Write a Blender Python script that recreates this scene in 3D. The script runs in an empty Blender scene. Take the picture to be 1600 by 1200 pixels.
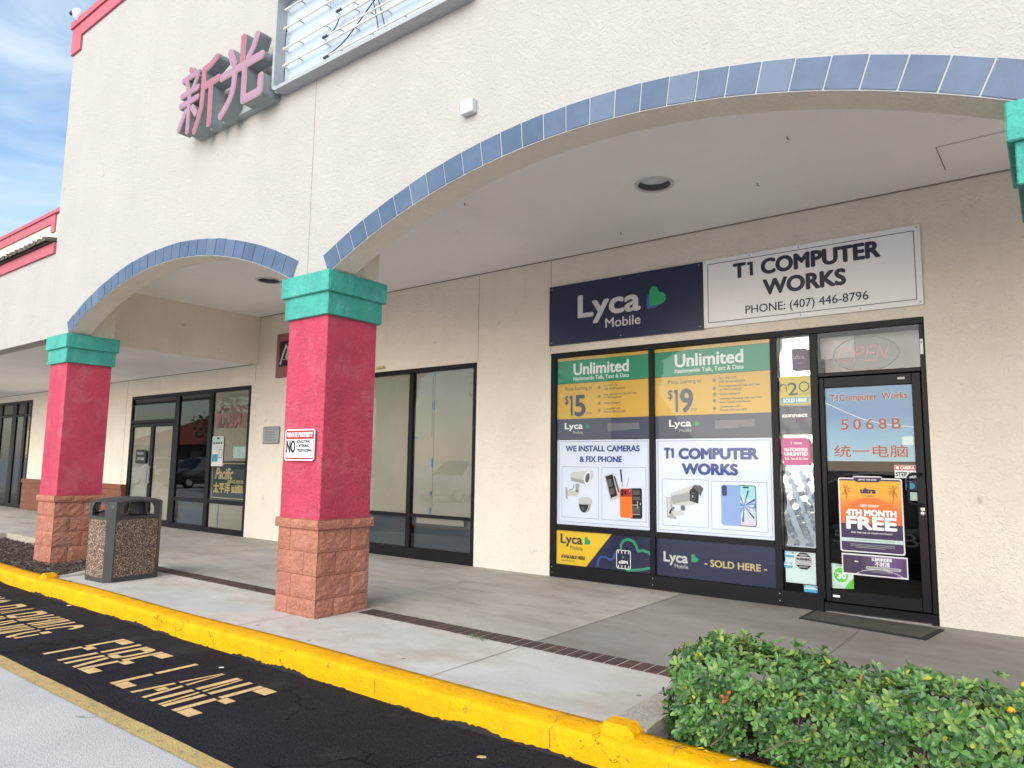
import bpy, math, random
import numpy as np
from mathutils import Matrix, Vector
random.seed(7); rng = np.random.default_rng(7)
SC = bpy.context.scene
COL = SC.collection
PI = math.pi

# ------------------------------------------------------------------ camera
yaw, pitch, roll = -0.6527, 0.1139, 0.01382
fw = Vector((math.sin(yaw)*math.cos(pitch), math.cos(yaw)*math.cos(pitch), math.sin(pitch)))
rt = Vector((math.cos(yaw), -math.sin(yaw), 0)); up = rt.cross(fw)
r2 = rt*math.cos(roll)+up*math.sin(roll); u2 = -rt*math.sin(roll)+up*math.cos(roll)
cd = bpy.data.cameras.new('camera'); cam = bpy.data.objects.new('camera', cd); COL.objects.link(cam)
cd.sensor_width = 36; cd.lens = 36*1104.47/1600; cd.clip_end = 3000; cd.clip_start = .05
cam.matrix_world = Matrix(((r2.x, u2.x, -fw.x, 5.1392), (r2.y, u2.y, -fw.y, -3.9721), (r2.z, u2.z, -fw.z, 1.3458), (0, 0, 0, 1)))
SC.camera = cam

# ------------------------------------------------------------------ light
SUN_EL, SUN_AZ = math.radians(25), math.radians(172)      # broad sun added in front of the shops, standing for bright surroundings, azimuth clockwise from +Y
sd = Vector((math.sin(SUN_AZ)*math.cos(SUN_EL), math.cos(SUN_AZ)*math.cos(SUN_EL), math.sin(SUN_EL)))
sl = bpy.data.lights.new('sun', 'SUN'); sl.energy = 1.5; sl.angle = math.radians(75); sl.color = (1, .975, .94)
so = bpy.data.objects.new('sun', sl); COL.objects.link(so); so.rotation_euler = sd.to_track_quat('Z', 'Y').to_euler()
W = bpy.data.worlds.new('World'); SC.world = W; W.use_nodes = True
nt = W.node_tree; nt.nodes.clear(); N = nt.nodes.new; LK = nt.links.new
sky = N('ShaderNodeTexSky'); sky.sky_type = 'NISHITA'; sky.sun_disc = False; sky.sun_elevation = SUN_EL; sky.sun_rotation = SUN_AZ
sky.air_density = 1.0; sky.dust_density = 1.2; sky.ozone_density = 1.0
bg = N('ShaderNodeBackground'); bg.inputs[1].default_value = .085; wo = N('ShaderNodeOutputWorld')
tc = N('ShaderNodeTexCoord'); mp = N('ShaderNodeMapping'); mp.inputs['Scale'].default_value = (1.2, 2.6, 5.5); mp.inputs['Rotation'].default_value = (.25, .2, .5)
n1 = N('ShaderNodeTexNoise'); n1.inputs['Scale'].default_value = 2.2; n1.inputs['Detail'].default_value = 7; n1.inputs['Roughness'].default_value = .55; n1.inputs['Distortion'].default_value = .5
cr = N('ShaderNodeValToRGB'); cr.color_ramp.elements[0].position = .36; cr.color_ramp.elements[1].position = .78
mx = N('ShaderNodeMixRGB'); mx.inputs[2].default_value = (5.0, 5.5, 5.8, 1)
LK(tc.outputs['Generated'], mp.inputs[0]); LK(mp.outputs[0], n1.inputs['Vector']); LK(n1.outputs['Fac'], cr.inputs[0])
ms = N('ShaderNodeMath'); ms.operation = 'MULTIPLY_ADD'; ms.inputs[1].default_value = .62; ms.inputs[2].default_value = .08
LK(cr.outputs[0], ms.inputs[0]); LK(ms.outputs[0], mx.inputs[0]); hs = N('ShaderNodeHueSaturation'); hs.inputs['Saturation'].default_value = 1.25; hs.inputs['Value'].default_value = 1.12; LK(sky.outputs[0], hs.inputs['Color']); LK(hs.outputs[0], mx.inputs[1]); LK(mx.outputs[0], bg.inputs[0]); LK(bg.outputs[0], wo.inputs[0])
SC.view_settings.view_transform = 'Standard'; SC.view_settings.look = 'None'; SC.view_settings.gamma = 1
SC.view_settings.exposure = 1.4
SC.cycles.max_bounces = 10; SC.cycles.transparent_max_bounces = 16; SC.cycles.diffuse_bounces = 5

# ------------------------------------------------------------------ materials
def mat(name, col, rough=.8, var=.12, vscale=3.0, bump=0, bscale=40, bdist=.01, metal=0, spec=.4, distort=0, dirt=None, fine=0, voro=False, stretch=None, coat=0, streak=None, cracks=None, bump2=None, spots=None):
    m = bpy.data.materials.new(name); m.use_nodes = True
    t = m.node_tree; b = t.nodes['Principled BSDF']; A = t.nodes.new; L = t.links.new
    b.inputs['Roughness'].default_value = rough; b.inputs['Metallic'].default_value = metal
    b.inputs['Specular IOR Level'].default_value = spec; b.inputs['Coat Weight'].default_value = coat
    c = (*col, 1)
    b.inputs['Base Color'].default_value = c
    co = A('ShaderNodeTexCoord'); src = co.outputs['Object']
    if stretch:
        g = A('ShaderNodeMapping'); g.inputs['Scale'].default_value = stretch; L(src, g.inputs[0]); src = g.outputs[0]
    out = None
    if var > 0:
        n = A('ShaderNodeTexNoise'); n.inputs['Scale'].default_value = vscale; n.inputs['Detail'].default_value = 6; n.inputs['Roughness'].default_value = .65
        L(src, n.inputs['Vector'])
        r = A('ShaderNodeValToRGB'); e = r.color_ramp.elements; e[0].position = .3; e[1].position = .7
        e[0].color = (*[x*(1-var) for x in col], 1); e[1].color = (*[min(1, x*(1+var)) for x in col], 1)
        L(n.outputs['Fac'], r.inputs[0]); out = r.outputs[0]
    if fine:
        n = A('ShaderNodeTexNoise'); n.inputs['Scale'].default_value = 160; n.inputs['Detail'].default_value = 3; L(co.outputs['Object'], n.inputs['Vector'])
        r = A('ShaderNodeValToRGB'); e = r.color_ramp.elements; e[0].position = .35; e[1].position = .65
        e[0].color = (1-fine,)*3+(1,); e[1].color = (1+fine,)*3+(1,)
        L(n.outputs['Fac'], r.inputs[0])
        x = A('ShaderNodeMixRGB'); x.blend_type = 'MULTIPLY'; x.inputs[0].default_value = 1
        if out: L(out, x.inputs[1])
        else: x.inputs[1].default_value = c
        L(r.outputs[0], x.inputs[2]); out = x.outputs[0]
    if dirt:                               # (colour, scale, threshold, softness, amount)
        dc, ds, dt, dw, da = dirt
        n = A('ShaderNodeTexNoise'); n.inputs['Scale'].default_value = ds; n.inputs['Detail'].default_value = 8; n.inputs['Roughness'].default_value = .7; L(src, n.inputs['Vector'])
        r = A('ShaderNodeValToRGB'); e = r.color_ramp.elements; e[0].position = dt; e[1].position = min(1, dt+dw); e[0].color = (0, 0, 0, 1); e[1].color = (da, da, da, 1)
        L(n.outputs['Fac'], r.inputs[0])
        x = A('ShaderNodeMixRGB'); x.inputs[2].default_value = (*dc, 1); L(r.outputs[0], x.inputs[0])
        if out: L(out, x.inputs[1])
        else: x.inputs[1].default_value = c
        out = x.outputs[0]
    def over(fac, dc, cur):
        x = A('ShaderNodeMixRGB'); x.inputs[2].default_value = (*dc, 1); L(fac, x.inputs[0])
        if cur: L(cur, x.inputs[1])
        else: x.inputs[1].default_value = c
        return x.outputs[0]
    if streak:                             # rain streaks: (colour, amount, threshold)
        g = A('ShaderNodeMapping'); g.inputs['Scale'].default_value = (4.5, 4.5, .22); L(co.outputs['Object'], g.inputs[0])
        n = A('ShaderNodeTexNoise'); n.inputs['Scale'].default_value = 1; n.inputs['Detail'].default_value = 7; n.inputs['Roughness'].default_value = .7; L(g.outputs[0], n.inputs['Vector'])
        r = A('ShaderNodeValToRGB'); e = r.color_ramp.elements; e[0].position = streak[2]; e[1].position = streak[2]+.25; e[0].color = (0, 0, 0, 1); e[1].color = (streak[1],)*3+(1,)
        L(n.outputs['Fac'], r.inputs[0]); out = over(r.outputs[0], streak[0], out)
    if spots:                              # old gum and oil drops: (colour, cells per metre, radius, share)
        v = A('ShaderNodeTexVoronoi'); v.inputs['Scale'].default_value = spots[1]; L(co.outputs['Object'], v.inputs['Vector'])
        se = A('ShaderNodeSeparateXYZ'); L(v.outputs['Color'], se.inputs[0])
        a1 = A('ShaderNodeMath'); a1.operation = 'LESS_THAN'; a1.inputs[1].default_value = spots[2]; L(v.outputs['Distance'], a1.inputs[0])
        a2 = A('ShaderNodeMath'); a2.operation = 'LESS_THAN'; a2.inputs[1].default_value = spots[3]; L(se.outputs[0], a2.inputs[0])
        a3 = A('ShaderNodeMath'); a3.operation = 'MULTIPLY'; L(a1.outputs[0], a3.inputs[0]); L(a2.outputs[0], a3.inputs[1]); a4 = A('ShaderNodeMath'); a4.operation = 'MULTIPLY'; a4.inputs[1].default_value = .7; L(a3.outputs[0], a4.inputs[0])
        out = over(a4.outputs[0], spots[0], out)
    if cracks:                             # (colour, scale, width, mask threshold)
        d = A('ShaderNodeTexNoise'); d.inputs['Scale'].default_value = cracks[1]*2.5; d.inputs['Detail'].default_value = 4; L(co.outputs['Object'], d.inputs['Vector'])
        am = A('ShaderNodeVectorMath'); am.operation = 'SCALE'; am.inputs['Scale'].default_value = .55/cracks[1]; L(d.outputs['Color'], am.inputs[0])
        ad = A('ShaderNodeVectorMath'); ad.operation = 'ADD'; L(co.outputs['Object'], ad.inputs[0]); L(am.outputs[0], ad.inputs[1])
        v = A('ShaderNodeTexVoronoi'); v.feature = 'DISTANCE_TO_EDGE'; v.inputs['Scale'].default_value = cracks[1]; L(ad.outputs[0], v.inputs['Vector'])
        lt = A('ShaderNodeMath'); lt.operation = 'LESS_THAN'; lt.inputs[1].default_value = cracks[2]; L(v.outputs['Distance'], lt.inputs[0])
        n = A('ShaderNodeTexNoise'); n.inputs['Scale'].default_value = cracks[1]*.8; n.inputs['Detail'].default_value = 3; L(co.outputs['Object'], n.inputs['Vector'])
        gt = A('ShaderNodeMath'); gt.operation = 'GREATER_THAN'; gt.inputs[1].default_value = cracks[3]; L(n.outputs['Fac'], gt.inputs[0])
        ml = A('ShaderNodeMath'); ml.operation = 'MULTIPLY'; L(lt.outputs[0], ml.inputs[0]); L(gt.outputs[0], ml.inputs[1]); m2 = A('ShaderNodeMath'); m2.operation = 'MULTIPLY'; m2.inputs[1].default_value = .8; L(ml.outputs[0], m2.inputs[0])
        out = over(m2.outputs[0], cracks[0], out)
    if out: L(out, b.inputs['Base Color'])
    if bump:
        n = A('ShaderNodeTexVoronoi' if voro else 'ShaderNodeTexNoise'); n.inputs['Scale'].default_value = bscale
        if not voro:
            n.inputs['Detail'].default_value = 5; n.inputs['Roughness'].default_value = .6; n.inputs['Distortion'].default_value = distort
        L(src, n.inputs['Vector'])
        bp = A('ShaderNodeBump'); bp.inputs['Strength'].default_value = bump; bp.inputs['Distance'].default_value = bdist
        L(n.outputs[0], bp.inputs['Height'])
        if bump2:
            n = A('ShaderNodeTexNoise'); n.inputs['Scale'].default_value = bump2[0]; n.inputs['Detail'].default_value = 3; L(src, n.inputs['Vector'])
            b2 = A('ShaderNodeBump'); b2.inputs['Strength'].default_value = bump2[1]; b2.inputs['Distance'].default_value = bump2[2]; L(n.outputs[0], b2.inputs['Height']); L(bp.outputs[0], b2.inputs['Normal']); bp = b2
        L(bp.outputs[0], b.inputs['Normal'])
    return m

def flat(name, col, rough=.45): return mat(name, col, rough, var=0)

def grad(name, stops, z0, z1, rough=.4, axis='Z'):
    m = bpy.data.materials.new(name); m.use_nodes = True; t = m.node_tree; b = t.nodes['Principled BSDF']; A = t.nodes.new; L = t.links.new
    b.inputs['Roughness'].default_value = rough
    co = A('ShaderNodeTexCoord'); s = A('ShaderNodeSeparateXYZ'); L(co.outputs['Object'], s.inputs[0])
    mr = A('ShaderNodeMapRange'); mr.inputs[1].default_value = z0; mr.inputs[2].default_value = z1; L(s.outputs[axis], mr.inputs[0])
    r = A('ShaderNodeValToRGB'); e = r.color_ramp.elements
    while len(e) < len(stops): e.new(.5)
    for k, (p, c) in enumerate(stops): e[k].position = p; e[k].color = (*c, 1)
    L(mr.outputs[0], r.inputs[0]); L(r.outputs[0], b.inputs['Base Color'])
    return m

def glass(name, ior=1.42, tint=(.97, .98, .98)):
    m = bpy.data.materials.new(name); m.use_nodes = True; t = m.node_tree; t.nodes.clear(); A = t.nodes.new; L = t.links.new
    tr = A('ShaderNodeBsdfTransparent'); tr.inputs[0].default_value = (*tint, 1)
    gl = A('ShaderNodeBsdfGlossy'); gl.inputs['Roughness'].default_value = .012
    fr = A('ShaderNodeFresnel'); fr.inputs[0].default_value = ior
    co = A('ShaderNodeTexCoord'); n = A('ShaderNodeTexNoise'); n.inputs['Scale'].default_value = 1.3; L(co.outputs['Object'], n.inputs['Vector'])
    bp = A('ShaderNodeBump'); bp.inputs['Strength'].default_value = .04; bp.inputs['Distance'].default_value = .006; L(n.outputs[0], bp.inputs['Height']); L(bp.outputs[0], gl.inputs['Normal'])
    mxs = A('ShaderNodeMixShader'); o = A('ShaderNodeOutputMaterial')
    L(fr.outputs[0], mxs.inputs[0]); L(tr.outputs[0], mxs.inputs[1]); L(gl.outputs[0], mxs.inputs[2]); L(mxs.outputs[0], o.inputs[0])
    return m

M = dict(
 stucco=mat('facade_stucco', (.455, .44, .418), .92, .05, .9, bump=.5, bscale=19, bdist=.036, distort=2.4, bump2=(75, .3, .008), dirt=((.40, .365, .32), 1.3, .60, .25, .35), streak=((.38, .35, .31), .22, .53), cracks=((.32, .29, .25), .55, .0011, .54)),
 stucco_in=mat('arcade_stucco', (.83, .76, .665), .92, .06, 1.2, bump=.7, bscale=24, bdist=.028, distort=1.8, bump2=(80, .3, .007), dirt=((.40, .31, .22), 6, .645, .06, .5), streak=((.45, .37, .28), .25, .56)),
 low_stucco=mat('wing_stucco', (.46, .445, .415), .92, .06, 1, bump=.7, bscale=20, bdist=.03, distort=1.8, streak=((.36, .33, .28), .35, .52)),
 cream=mat('cream_parapet', (.74, .69, .55), .9, .06, 1, bump=.3, bscale=24),
 soffit=mat('soffit_paint', (.87, .87, .86), .8, .04, .7, bump=.12, bscale=60, bdist=.004, dirt=((.40, .37, .33), 2.1, .64, .2, .4)),
 trim=mat('pink_trim', (.46, .115, .155), .7, .1, 3, bump=.1, bscale=30),
 pink=mat('pillar_pink', (.60, .070, .128), .75, .14, 2.2, bump=.95, bscale=30, bdist=.03, distort=1.8, bump2=(95, .4, .006), dirt=((.68, .27, .31), 2.6, .50, .3, .6), streak=((.40, .055, .09), .4, .53), spec=.3),
 teal=mat('teal_paint', (.066, .38, .32), .62, .18, 4, bump=.8, bscale=26, bdist=.02, distort=1.2, dirt=((.30, .60, .54), 5, .56, .2, .6), streak=((.018, .21, .18), .6, .5), spec=.3),
 block=mat('split_face_block', (.54, .228, .157), .95, .2, 5, bump=1.0, bscale=38, bdist=.035, distort=.8, bump2=(140, .6, .01), dirt=((.66, .37, .30), 3.2, .50, .3, .6), streak=((.36, .13, .085), .5, .5)),
 mortar=mat('block_mortar', (.30, .105, .07), .95, .1),
 brown_block=mat('brown_block', (.20, .085, .055), .9, .16, 6, bump=.8, bscale=45, bdist=.012),
 tile=mat('blue_tile', (.084, .126, .205), .36, .14, 5, bump=.05, bscale=8, dirt=((.24, .31, .43), 5, .68, .1, .4), spec=.3), tile_c=mat('blue_tile_deep', (.073, .113, .188), .36, .14, 5, spec=.3),
 tile_b=mat('blue_tile_pale', (.100, .146, .226), .38, .10, 5, bump=.05, bscale=8),
 grout=mat('tile_grout', (.43, .45, .47), .9, .05),
 seam=flat('seam_strip', (.30, .25, .2), .9),  # dark tan strips for the wall and ceiling seams
 frame=mat('dark_bronze_aluminium', (.008, .008, .0105), .42, .1, 5, spec=.22),
 steel=mat('brushed_metal', (.5, .5, .5), .35, .05, metal=1),
 glass=glass('window_glass'),
 glass_v=glass('vacant_window_glass', 1.75, (.93, .95, .94)), clear=glass('clear_plate', 1.08, (.93, .93, .93)),
 glass_dk=glass('tinted_glass', 1.75, (.55, .62, .66)),
 paper=mat('kraft_paper', (.37, .36, .315), .8, .06, 2, bump=.15, bscale=4, bdist=.02),
 tape=flat('blue_tape', (.05, .25, .6)),
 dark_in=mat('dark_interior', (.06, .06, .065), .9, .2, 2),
 bluegrey=mat('blue_grey_panel', (.07, .095, .125), .7, .1, 2),
 concrete=mat('walkway_concrete', (.55, .525, .475), .92, .15, 1.1, bump=.35, bscale=70, bdist=.005, fine=.16, spots=((.15, .135, .12), 5.5, .10, .16), stretch=(.7, 1.2, 1), dirt=((.36, .295, .205), 1.3, .47, .22, .6)), concrete_b=mat('walkway_concrete_dark', (.41, .39, .35), .85, .17, 1.1, bump=.3, bscale=70, bdist=.004, fine=.16, spots=((.15, .135, .12), 5.5, .10, .16), stretch=(.6, 1.3, 1), dirt=((.215, .19, .155), 1.5, .46, .22, .6)), concrete_c=mat('walkway_concrete_darkest', (.28, .265, .24), .8, .17, 1.1, bump=.3, bscale=70, bdist=.004, fine=.16, spots=((.15, .135, .12), 5.5, .10, .16), stretch=(.6, 1.3, 1), dirt=((.18, .16, .13), 1.5, .46, .22, .6)),
 curb_c=mat('curb_concrete', (.44, .40, .33), .95, .2, 4, bump=.9, bscale=110, bdist=.01, fine=.28),
 lot=mat('lot_surface', (.55, .538, .52), .95, .13, .9, bump2=(240, .4, .004), cracks=((.30, .29, .28), .7, .006, .52), bump=.5, bscale=90, bdist=.008, fine=.30),
 asphalt=mat('sealed_asphalt', (.0215, .0215, .028), .95, .3, 1.6, spec=.15, bump=1.0, bscale=60, bdist=.02, fine=.45, dirt=((.060, .059, .060), 2.6, .54, .2, .6), cracks=((.005, .005, .006), 1.3, .010, .50)),
 paint_y=mat('kerb_yellow', (.86, .42, .004), .65, .12, 4, spec=.15, bump=.8, bscale=26, bdist=.018, bump2=(90, .4, .005), dirt=((.15, .10, .035), 2.4, .60, .06, .85), cracks=((.25, .13, .01), 4.2, .010, .60)),
 paint_l=mat('lettering_paint', (.76, .52, .24), .85, .14, 8, bump=.8, bscale=70, bdist=.012, fine=.2, spec=.2, dirt=((.06, .05, .045), 26, .62, .05, .8)),
 paint_s=mat('stripe_paint', (.56, .41, .16), .85, .14, 5, bump=.8, bscale=70, bdist=.012, fine=.2, spec=.2, dirt=((.30, .27, .20), 16, .54, .08, .8)),
 crack=flat('crack', (.02, .02, .02), .95),
 joint=mat('joint_line', (.17, .155, .13), .95, .2),
 pbrick=mat('dark_paver', (.070, .043, .040), .75, .25, 9, bump=.2, bscale=60),
 pbrick_r=mat('red_paver', (.095, .050, .043), .75, .25, 9, bump=.2, bscale=60),
 paver_j=mat('paver_joint', (.46, .40, .36), .95, .1),
 soil=mat('bed_soil', (.14, .105, .085), .98, .3, 9, bump=1, bscale=60, bdist=.02),
 chip=mat('bark_chip', (.085, .055, .045), .95, .35, 12, bump=.4, bscale=90),
 chip2=mat('bark_chip_grey', (.19, .155, .135), .95, .3, 12, bump=.4, bscale=90),
 white=mat('white_print', (.66, .72, .86), .4, .02, 2), pure=flat('white_vinyl', (.80, .81, .83), .4),
 signw=mat('sign_white', (.84, .86, .89), .35, .03, 1.5), navy=mat('sign_navy', (.020, .026, .075), .28, .08, 1.5),
 navy2=flat('print_navy', (.018, .022, .07), .35), ink=flat('print_ink', (.022, .028, .055), .4), slate=flat('print_slate', (.07, .085, .14), .4),
 blue_t=flat('print_blue', (.028, .065, .26), .4), lblue=flat('logo_blue', (.035, .09, .35), .4),
 yel=flat('print_yellow', (.66, .44, .085), .4), yel2=flat('print_yellow_bright', (.75, .52, .03), .4), grn=flat('print_green', (.03, .30, .17), .4), grn2=flat('logo_green', (.02, .32, .13), .4),
 red=flat('print_red', (.38, .018, .035), .45), deepred=flat('print_deep_red', (.27, .008, .018), .5), black=flat('print_black', (.012, .012, .014), .4), grey=flat('print_grey', (.35, .36, .38), .45), lgrey=flat('print_pale_grey', (.55, .56, .57), .45),
 dgrey=flat('print_dark_grey', (.10, .10, .11), .4), magenta=flat('print_magenta', (.50, .035, .26), .4), h2o=flat('print_lime_yellow', (.62, .50, .07), .4), cyan=flat('print_cyan', (.09, .40, .58), .4),
 orange=flat('print_orange', (.80, .20, .03), .4), purple=flat('print_purple', (.05, .025, .10), .4), lime=flat('print_lime', (.13, .55, .06), .4), pale=flat('print_pale_cyan', (.58, .72, .70), .45),
 gold=flat('print_gold', (.56, .46, .22), .5), dkgreen=flat('board_dark_green', (.022, .045, .042), .5), reflectpink=flat('painted_pink_reflection', (.40, .25, .26), .6), rosewood=flat('dull_rose', (.30, .12, .12), .6), phone=flat('print_phone_blue', (.26, .38, .66), .4),
 binmetal=mat('bin_metal', (.055, .055, .053), .5, .12, 6, spec=.35), binlid=mat('bin_lid_plastic', (.050, .050, .054), .5, .1, 8, bump=.1, bscale=120),
 cabinet=mat('cabinet_metal', (.36, .39, .41), .55, .06, 2), cab_in=mat('cabinet_back', (.44, .52, .62), .5, .04, 2), neon=flat('neon_tube', (.74, .68, .55), .3), wire=flat('wire', (.05, .05, .06), .5),
 letter_side=mat('letter_return', (.23, .26, .27), .55, .12, 4), letter_edge=flat('letter_trim_cap', (.50, .34, .30), .5),
 letter_a=mat('letter_face_mauve', (.34, .195, .27), .5, .10, 3), letter_b=mat('letter_face_pink', (.35, .13, .18), .5, .10, 3),
 mat_=mat('rubber_mat', (.085, .08, .068), .95, .2, 8, bump=.4, bscale=200, bdist=.004), mat_e=flat('mat_edge', (.025, .025, .024), .8),
 tin=mat('tile_roof_clay', (.11, .10, .085), .85, .3, 8, bump=.4, bscale=40),
)
foil = mat('silver_foil', (.74, .80, .84), .07, 0, metal=1, bump=.16, bscale=6, bdist=.012, distort=.8); M['foil'] = foil
M['foil_flat'] = mat('silver_foil_smooth', (.86, .87, .88), .32, 0, metal=1, bump=.2, bscale=3, bdist=.01)

def pebble():
    m = bpy.data.materials.new('pebble_panel'); m.use_nodes = True; t = m.node_tree; b = t.nodes['Principled BSDF']; A = t.nodes.new; L = t.links.new
    co = A('ShaderNodeTexCoord'); v = A('ShaderNodeTexVoronoi'); v.inputs['Scale'].default_value = 85; L(co.outputs['Object'], v.inputs['Vector'])
    s = A('ShaderNodeSeparateXYZ'); L(v.outputs['Color'], s.inputs[0])
    r = A('ShaderNodeValToRGB'); e = r.color_ramp.elements; e[0].color = (.06, .04, .03, 1); e[1].color = (.58, .46, .34, 1); e[1].position = 1
    x = e.new(.45); x.color = (.19, .12, .085, 1); x = e.new(.75); x.color = (.33, .24, .17, 1)
    L(s.outputs[0], r.inputs[0])
    d = A('ShaderNodeMath'); d.operation = 'LESS_THAN'; d.inputs[1].default_value = .62; L(v.outputs['Distance'], d.inputs[0])
    mxn = A('ShaderNodeMixRGB'); mxn.inputs[1].default_value = (.03, .022, .018, 1); L(d.outputs[0], mxn.inputs[0]); L(r.outputs[0], mxn.inputs[2]); L(mxn.outputs[0], b.inputs['Base Color'])
    bp = A('ShaderNodeBump'); bp.invert = True; bp.inputs['Strength'].default_value = .8; bp.inputs['Distance'].default_value = .008; L(v.outputs['Distance'], bp.inputs['Height']); L(bp.outputs[0], b.inputs['Normal'])
    b.inputs['Roughness'].default_value = .7
    return m
M['pebble'] = pebble()

# ------------------------------------------------------------------ builders
def tag(o, label=None, cat=None, group=None, kind=None):
    if label: o['label'] = label
    if cat: o['category'] = cat
    if group: o['group'] = group
    if kind: o['kind'] = kind
    return o
def empty(name, loc=(0, 0, 0), rz=0, label=None, cat=None, group=None):
    o = bpy.data.objects.new(name, None); COL.objects.link(o); o.location = loc; o.rotation_euler = (0, 0, rz); o.empty_display_size = .1
    return tag(o, label, cat, group)
def copy_tree(o, parent=None):
    c = o.copy(); COL.objects.link(c); c.parent = parent
    for ch in [x for x in bpy.data.objects if x.parent == o]: copy_tree(ch, c)
    return c

class MB:
    def __init__(s): s.v = []; s.f = []; s.m = []; s.mats = []
    def mi(s, m):
        m = M[m] if isinstance(m, str) else m
        if m not in s.mats: s.mats.append(m)
        return s.mats.index(m)
    def add(s, vs, fs, m):
        b = len(s.v); k = s.mi(m); s.v += [tuple(v) for v in vs]
        for f in fs: s.f.append([i+b for i in f]); s.m.append(k)
    def box(s, x0, x1, y0, y1, z0, z1, m):
        s.add([(x0, y0, z0), (x1, y0, z0), (x1, y1, z0), (x0, y1, z0), (x0, y0, z1), (x1, y0, z1), (x1, y1, z1), (x0, y1, z1)],
              [(0, 3, 2, 1), (4, 5, 6, 7), (0, 1, 5, 4), (1, 2, 6, 5), (2, 3, 7, 6), (3, 0, 4, 7)], m); return s
    def cbox(s, x0, x1, y0, y1, z0, z1, m, c=.01):          # box with chamfered edges
        xs = (x0, x0+c, x1-c, x1); ys = (y0, y0+c, y1-c, y1); zs = (z0, z0+c, z1-c, z1)
        V = []; ix = {}
        def p(a, b, d):
            key = (a, b, d)
            if key not in ix: ix[key] = len(V); V.append((xs[a], ys[b], zs[d]))
            return ix[key]
        F = []
        for sx, X in ((0, 0), (1, 3)):
            q = [p(X, 1, 1), p(X, 2, 1), p(X, 2, 2), p(X, 1, 2)]; F.append(q[::-1] if not sx else q)
        for sy, Y in ((0, 0), (1, 3)):
            q = [p(1, Y, 1), p(2, Y, 1), p(2, Y, 2), p(1, Y, 2)]; F.append(q if not sy else q[::-1])
        for sz, Z in ((0, 0), (1, 3)):
            q = [p(1, 1, Z), p(2, 1, Z), p(2, 2, Z), p(1, 2, Z)]; F.append(q[::-1] if not sz else q)
        for X, xi in ((0, 1), (3, 2)):
            for Y, yi in ((0, 1), (3, 2)): F.append([p(X, yi, 1), p(xi, Y, 1), p(xi, Y, 2), p(X, yi, 2)])
            for Z, zi in ((0, 1), (3, 2)): F.append([p(X, 1, zi), p(X, 2, zi), p(xi, 2, Z), p(xi, 1, Z)])
        for Y, yi in ((0, 1), (3, 2)):
            for Z, zi in ((0, 1), (3, 2)): F.append([p(1, Y, zi), p(2, Y, zi), p(2, yi, Z), p(1, yi, Z)])
        for X, xi in ((0, 1), (3, 2)):
            for Y, yi in ((0, 1), (3, 2)):
                for Z, zi in ((0, 1), (3, 2)): F.append([p(X, yi, zi), p(xi, Y, zi), p(xi, yi, Z)])
        s.add(V, F, m); s.fix = True; return s
    def quad(s, a, b, c, d, m): s.add([a, b, c, d], [(0, 1, 2, 3)], m); return s
    def prism_y(s, pts, y0, y1, m):                         # (x,z) outline extruded along y
        n = len(pts); V = [(x, y0, z) for x, z in pts]+[(x, y1, z) for x, z in pts]
        s.add(V, [list(range(n)), list(range(2*n-1, n-1, -1))]+[(i, i+n, (i+1) % n+n, (i+1) % n) for i in range(n)], m); return s
    def prism_x(s, pts, x0, x1, m):
        n = len(pts); V = [(x0, y, z) for y, z in pts]+[(x1, y, z) for y, z in pts]
        s.add(V, [list(range(n))[::-1], list(range(n, 2*n))]+[(i, (i+1) % n, (i+1) % n+n, i+n) for i in range(n)], m); s.fix = True; return s
    def prism_z(s, pts, z0, z1, m):
        n = len(pts); V = [(x, y, z0) for x, y in pts]+[(x, y, z1) for x, y in pts]
        s.add(V, [list(range(n))[::-1], list(range(n, 2*n))]+[(i, (i+1) % n, (i+1) % n+n, i+n) for i in range(n)], m); s.fix = True; return s
    def tube(s, pts, r, m, n=8, caps=True):
        pts = [Vector(p) for p in pts]; rings = []; V = []; F = []; ref = None
        rr = r if isinstance(r, (list, tuple)) else [r]*len(pts)
        for i, p in enumerate(pts):
            d = (pts[min(i+1, len(pts)-1)]-pts[max(i-1, 0)]).normalized()
            if ref is None: ref = Vector((0, 0, 1)) if abs(d.z) < .9 else Vector((1, 0, 0))
            a = (ref-d*ref.dot(d)).normalized(); b = d.cross(a); ref = a
            for k in range(n):
                t = 2*PI*k/n; V.append(p+(a*math.cos(t)+b*math.sin(t))*rr[i])
        for i in range(len(pts)-1):
            for k in range(n): F.append((i*n+k, i*n+(k+1) % n, (i+1)*n+(k+1) % n, (i+1)*n+k))
        if caps: F += [list(range(n))[::-1], list(range((len(pts)-1)*n, len(pts)*n))]
        s.add(V, F, m); s.fix = True; return s
    def lathe(s, prof, c, m, n=32, axis='z'):               # prof: (r, h)
        V = []; F = []
        for r, h in prof:
            for k in range(n):
                t = 2*PI*k/n
                V.append((c[0]+r*math.cos(t), c[1]+r*math.sin(t), c[2]+h) if axis == 'z' else (c[0]+r*math.cos(t), c[1]+h, c[2]+r*math.sin(t)))
        for i in range(len(prof)-1):
            for k in range(n): F.append((i*n+k, i*n+(k+1) % n, (i+1)*n+(k+1) % n, (i+1)*n+k))
        s.add(V, F, m); return s
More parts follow.
